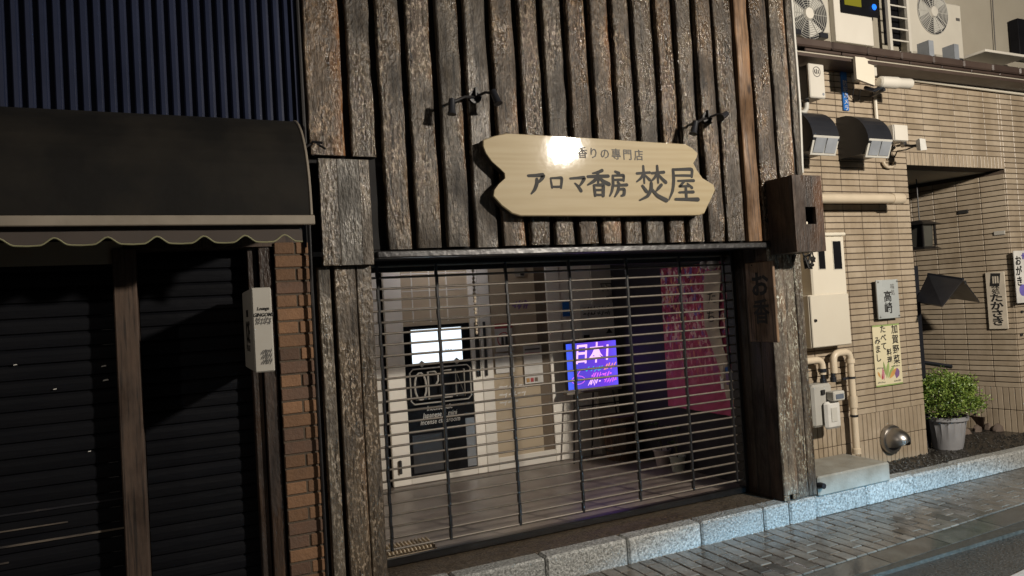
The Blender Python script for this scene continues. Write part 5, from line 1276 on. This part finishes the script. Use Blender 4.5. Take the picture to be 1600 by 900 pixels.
# vertical name sign on the porch side wall, banner at the right
def on_side(px, py, off=.02):
    d = pix(px, py); q = P0+NV*off; t = (q-CAM_POS).dot(NV)/d.dot(NV); return CAM_POS+d*t
a, c = on_side(1543, 470), on_side(1573, 470); zt_ = on_side(1555, 425).z; zb_ = on_side(1560, 514).z
mid = (a+c)/2; wdt = (a-c).length
o = thing('vertical_name_sign', 'narrow pale vertical sign with a square emblem and black writing on the porch wall', 'sign', (mid.x, mid.y, zb_), rot=(0, 0, DA-math.pi))
def lb(b, name, m): b_ = b.build(name, MAT[m], None); loc = Vector(b_.location); b_.parent = o; b_.location = loc; return b_
hh = zt_-zb_
lb(MB().box(-wdt/2, wdt/2, -.012, .008, 0, hh, .003), 'board', 'signcream')
lb(MB().prism([(-wdt*.30, hh-.145), (wdt*.20, hh-.15), (wdt*.30, hh-.015), (-wdt*.20, hh-.01)], -.0135, -.0125), 'emblem', 'ink')
for k in range(3): lb(MB().box(-wdt*.13+k*wdt*.12, -wdt*.13+k*wdt*.12+.014, -.0145, -.0138, hh-.118, hh-.045), 'emblem_bar', 'signcream')
def lt(s, z, sz, bold=.003):
    t_ = text(s, 'lettering', MAT['ink'], None, 0, -.0135, z, sz, vertical=True, bold=bold, gap=.9, sx=1.35); t_.parent = o
lt('たかさき', hh*.33, .092); lt('味処', hh*.70, .058, .0006)
BY = .37
o, x0, x1, z0, z1 = flat('paper_banner', (1584, 392), (1612, 472), BY, WL, 'whitepaper', 'white paper banner with black and violet writing at the right edge', 'banner')
MB().box(x0, x1, BY, BY+.012, z0, z1, .002).build('sheet', MAT['whitepaper'], o)
MAT['violet'] = M('violet_print', (.16,.13,.45), .6)
text('おがき', 'lettering', MAT['ink'], o, x0+(x1-x0)*.24, BY-.0015, z0+(z1-z0)*.60, .105, vertical=True, bold=.003); scribble('small_print', MAT['violet'], o, x0+.12, x0+.20, BY-.0015, z0+.45, z1-.03, 2, 9)
MB().lathe([(.0,BY-.002),(.06,BY-.0018)], (x0+.1, 0, z0+.13), 'y', 14).build('round_stamp', MAT['violet'], o)
for px, py, lab_ in ((1597, 487, 'upper black clip on the tiles just under the paper banner'), (1596, 523, 'lower black clip on the tiles below the paper banner')):
    x, z = WY(px, py, .42); tag(MB().box(x-.015, x+.015, .41, WL-.003, z-.012, z+.012, .003).build('wall_clip', MAT['ink']), lab_, 'clip', 'black clips on the tiled wall')
for px, py, m_, lab in ((1505, 334, 'ink', 'small dark fitting on the shaded porch wall'), (1562, 367, 'boxwhite', 'small pale bell plate on the porch wall')):
    q = on_side(px, py, .012); o = MB().box(-.05, .05, -.012, .008, -.02, .02, .003).build('wall_fitting', MAT[m_]); o.location = q; o.rotation_euler.z = DA-math.pi; tag(o, lab, 'fitting')

# potted shrub
pxx, pyy = WZ(1481, 700, KZ-.016); pyy = max(pyy, .30); PZ = KZ-.014
pt_ = thing('potted_shrub', 'bushy green shrub in a ribbed grey pot in front of the porch', 'potted plant', (pxx, pyy, PZ))
b = MB(); nn = 36; prof = [(.125,0),(.14,.06),(.165,.22),(.175,.27),(.192,.275),(.195,.31),(.178,.312),(.17,.28)]
vs = []; 
for i, (r_, h_) in enumerate(prof):
    for k in range(nn): a = 2*math.pi*k/nn; rr_ = r_-(.011 if k % 2 and 0 < i < 4 else 0); vs.append((pxx+rr_*math.cos(a), pyy+rr_*math.sin(a), PZ+h_))
b.add(vs, [(i*nn+k, i*nn+(k+1) % nn, (i+1)*nn+(k+1) % nn, (i+1)*nn+k) for i in range(len(prof)-1) for k in range(nn)]+[tuple(range(nn))]); b.build('pot', MAT['pot'], pt_, True)
MB().lathe([(.0,.27),(.172,.272)], (pxx, pyy, PZ), 'z', 20).build('soil', MAT['soil'], pt_)
rnd = random.Random(21); lf = MB(); st = MB()
CT = Vector((pxx+.01, pyy+.02, PZ+.47)); RX, RZ = .315, .25
tips = []
for k in range(400):
    a = rnd.uniform(0, 2*math.pi); e = math.asin(rnd.uniform(-.55, 1)); rr_ = rnd.uniform(.35, 1)**.5*rnd.uniform(.86, 1.14)
    tips.append(CT+Vector((RX*rr_*math.cos(a)*math.cos(e), RX*rr_*math.sin(a)*math.cos(e), RZ*rr_*math.sin(e))))
base = Vector((pxx, pyy, PZ+.27))
for k in range(40):
    t_ = tips[k*5]; st.tube([base+Vector((rnd.uniform(-.04,.04), rnd.uniform(-.04,.04), 0)), base.lerp(t_, .5)+Vector((0,0,.03)), t_], [.006,.004,.002], 5)
def leaf(b, p, dv, l, w, nv):
    sd = dv.cross(nv).normalized()*w; b.face(p, p+dv*l*.5+sd+nv*.002, p+dv*l, p+dv*l*.5-sd+nv*.002)
for t_ in tips:
    dirn = (t_-base).normalized()
    for j in range(rnd.randint(22, 32)):
        dv = (dirn*.6+Vector((rnd.uniform(-1,1), rnd.uniform(-1,1), rnd.uniform(-.8,.9)))).normalized()
        nv = Vector((rnd.uniform(-1,1), rnd.uniform(-1,1), rnd.uniform(.1,1))).normalized()
        leaf(lf, t_+Vector((rnd.gauss(0,.024), rnd.gauss(0,.024), rnd.gauss(0,.02))), dv, rnd.uniform(.012,.034), rnd.uniform(.004,.0095), nv)
st.build('stem', MAT['stem'], pt_); lf.build('foliage', MAT['leaf'], pt_)
# small dark pot and rubble stones along the porch wall
x, y = WZ(1533, 668, PZ); 
o = thing('small_dark_pot', 'small dark square pot with a low leafy plant behind the shrub', 'flower pot', (x, y, PZ))
MB().add([(x+sx*.07, y+sy*.07, PZ) for sx, sy in ((-1,-1),(1,-1),(1,1),(-1,1))]+[(x+sx*.09, y+sy*.09, PZ+.13) for sx, sy in ((-1,-1),(1,-1),(1,1),(-1,1))], [(0,1,2,3),(4,5,6,7),(0,1,5,4),(1,2,6,5),(2,3,7,6),(3,0,4,7)]).build('pot', MAT['darkwood'], o)
MB().box(x-.03, x+.02, y-.094, y-.086, PZ+.075, PZ+.1).build('label', MAT['whitepaper'], o)
lf = MB()
for k in range(160):
    p = Vector((x+rnd.gauss(.03,.07), y+rnd.gauss(0,.05), PZ+.15+abs(rnd.gauss(0,.07)))); leaf(lf, p, Vector((rnd.uniform(-1,1), rnd.uniform(-1,1), rnd.uniform(0,1))).normalized(), rnd.uniform(.03,.05), .01, Vector((rnd.uniform(-.5,.5), rnd.uniform(-1,0), 1)).normalized())
lf.build('foliage', MAT['leafdark'], o)
for k, (px, py, s_) in enumerate(((1511,676,.6),(1527,672,.7),(1549,668,1.0),(1560,671,.8),(1572,665,1.05),(1585,668,.85),(1596,660,1.0),(1609,663,.9))):
    x, y = WZ(px, py+2, PZ); b = MB(); vs = []; seg = 9; rnd2 = random.Random(k)
    for i in range(6):
        ph = R(90)*i/5
        for j in range(seg):
            a = 2*math.pi*j/seg; q = rnd2.uniform(.86, 1.12); vs.append((x+.085*s_*q*math.cos(a)*math.cos(ph*.97), y+.06*s_*q*math.sin(a)*math.cos(ph*.97), PZ+.095*s_*math.sin(ph)*rnd2.uniform(.92,1.06)))
    b.add(vs, [(i*seg+j, i*seg+(j+1) % seg, (i+1)*seg+(j+1) % seg, (i+1)*seg+j) for i in range(5) for j in range(seg)]+[tuple(5*seg+j for j in range(seg))])
    ord_ = ('leftmost small', 'second from left small', 'third from left large', 'fourth from left', 'fifth from left and largest', 'sixth from left', 'seventh from left', 'rightmost')[k]
    tag(b.build('rubble_stone', MAT['stone'], None, True), ord_+' rough brown stone in the row along the porch wall', 'stone', 'stones along the porch wall')
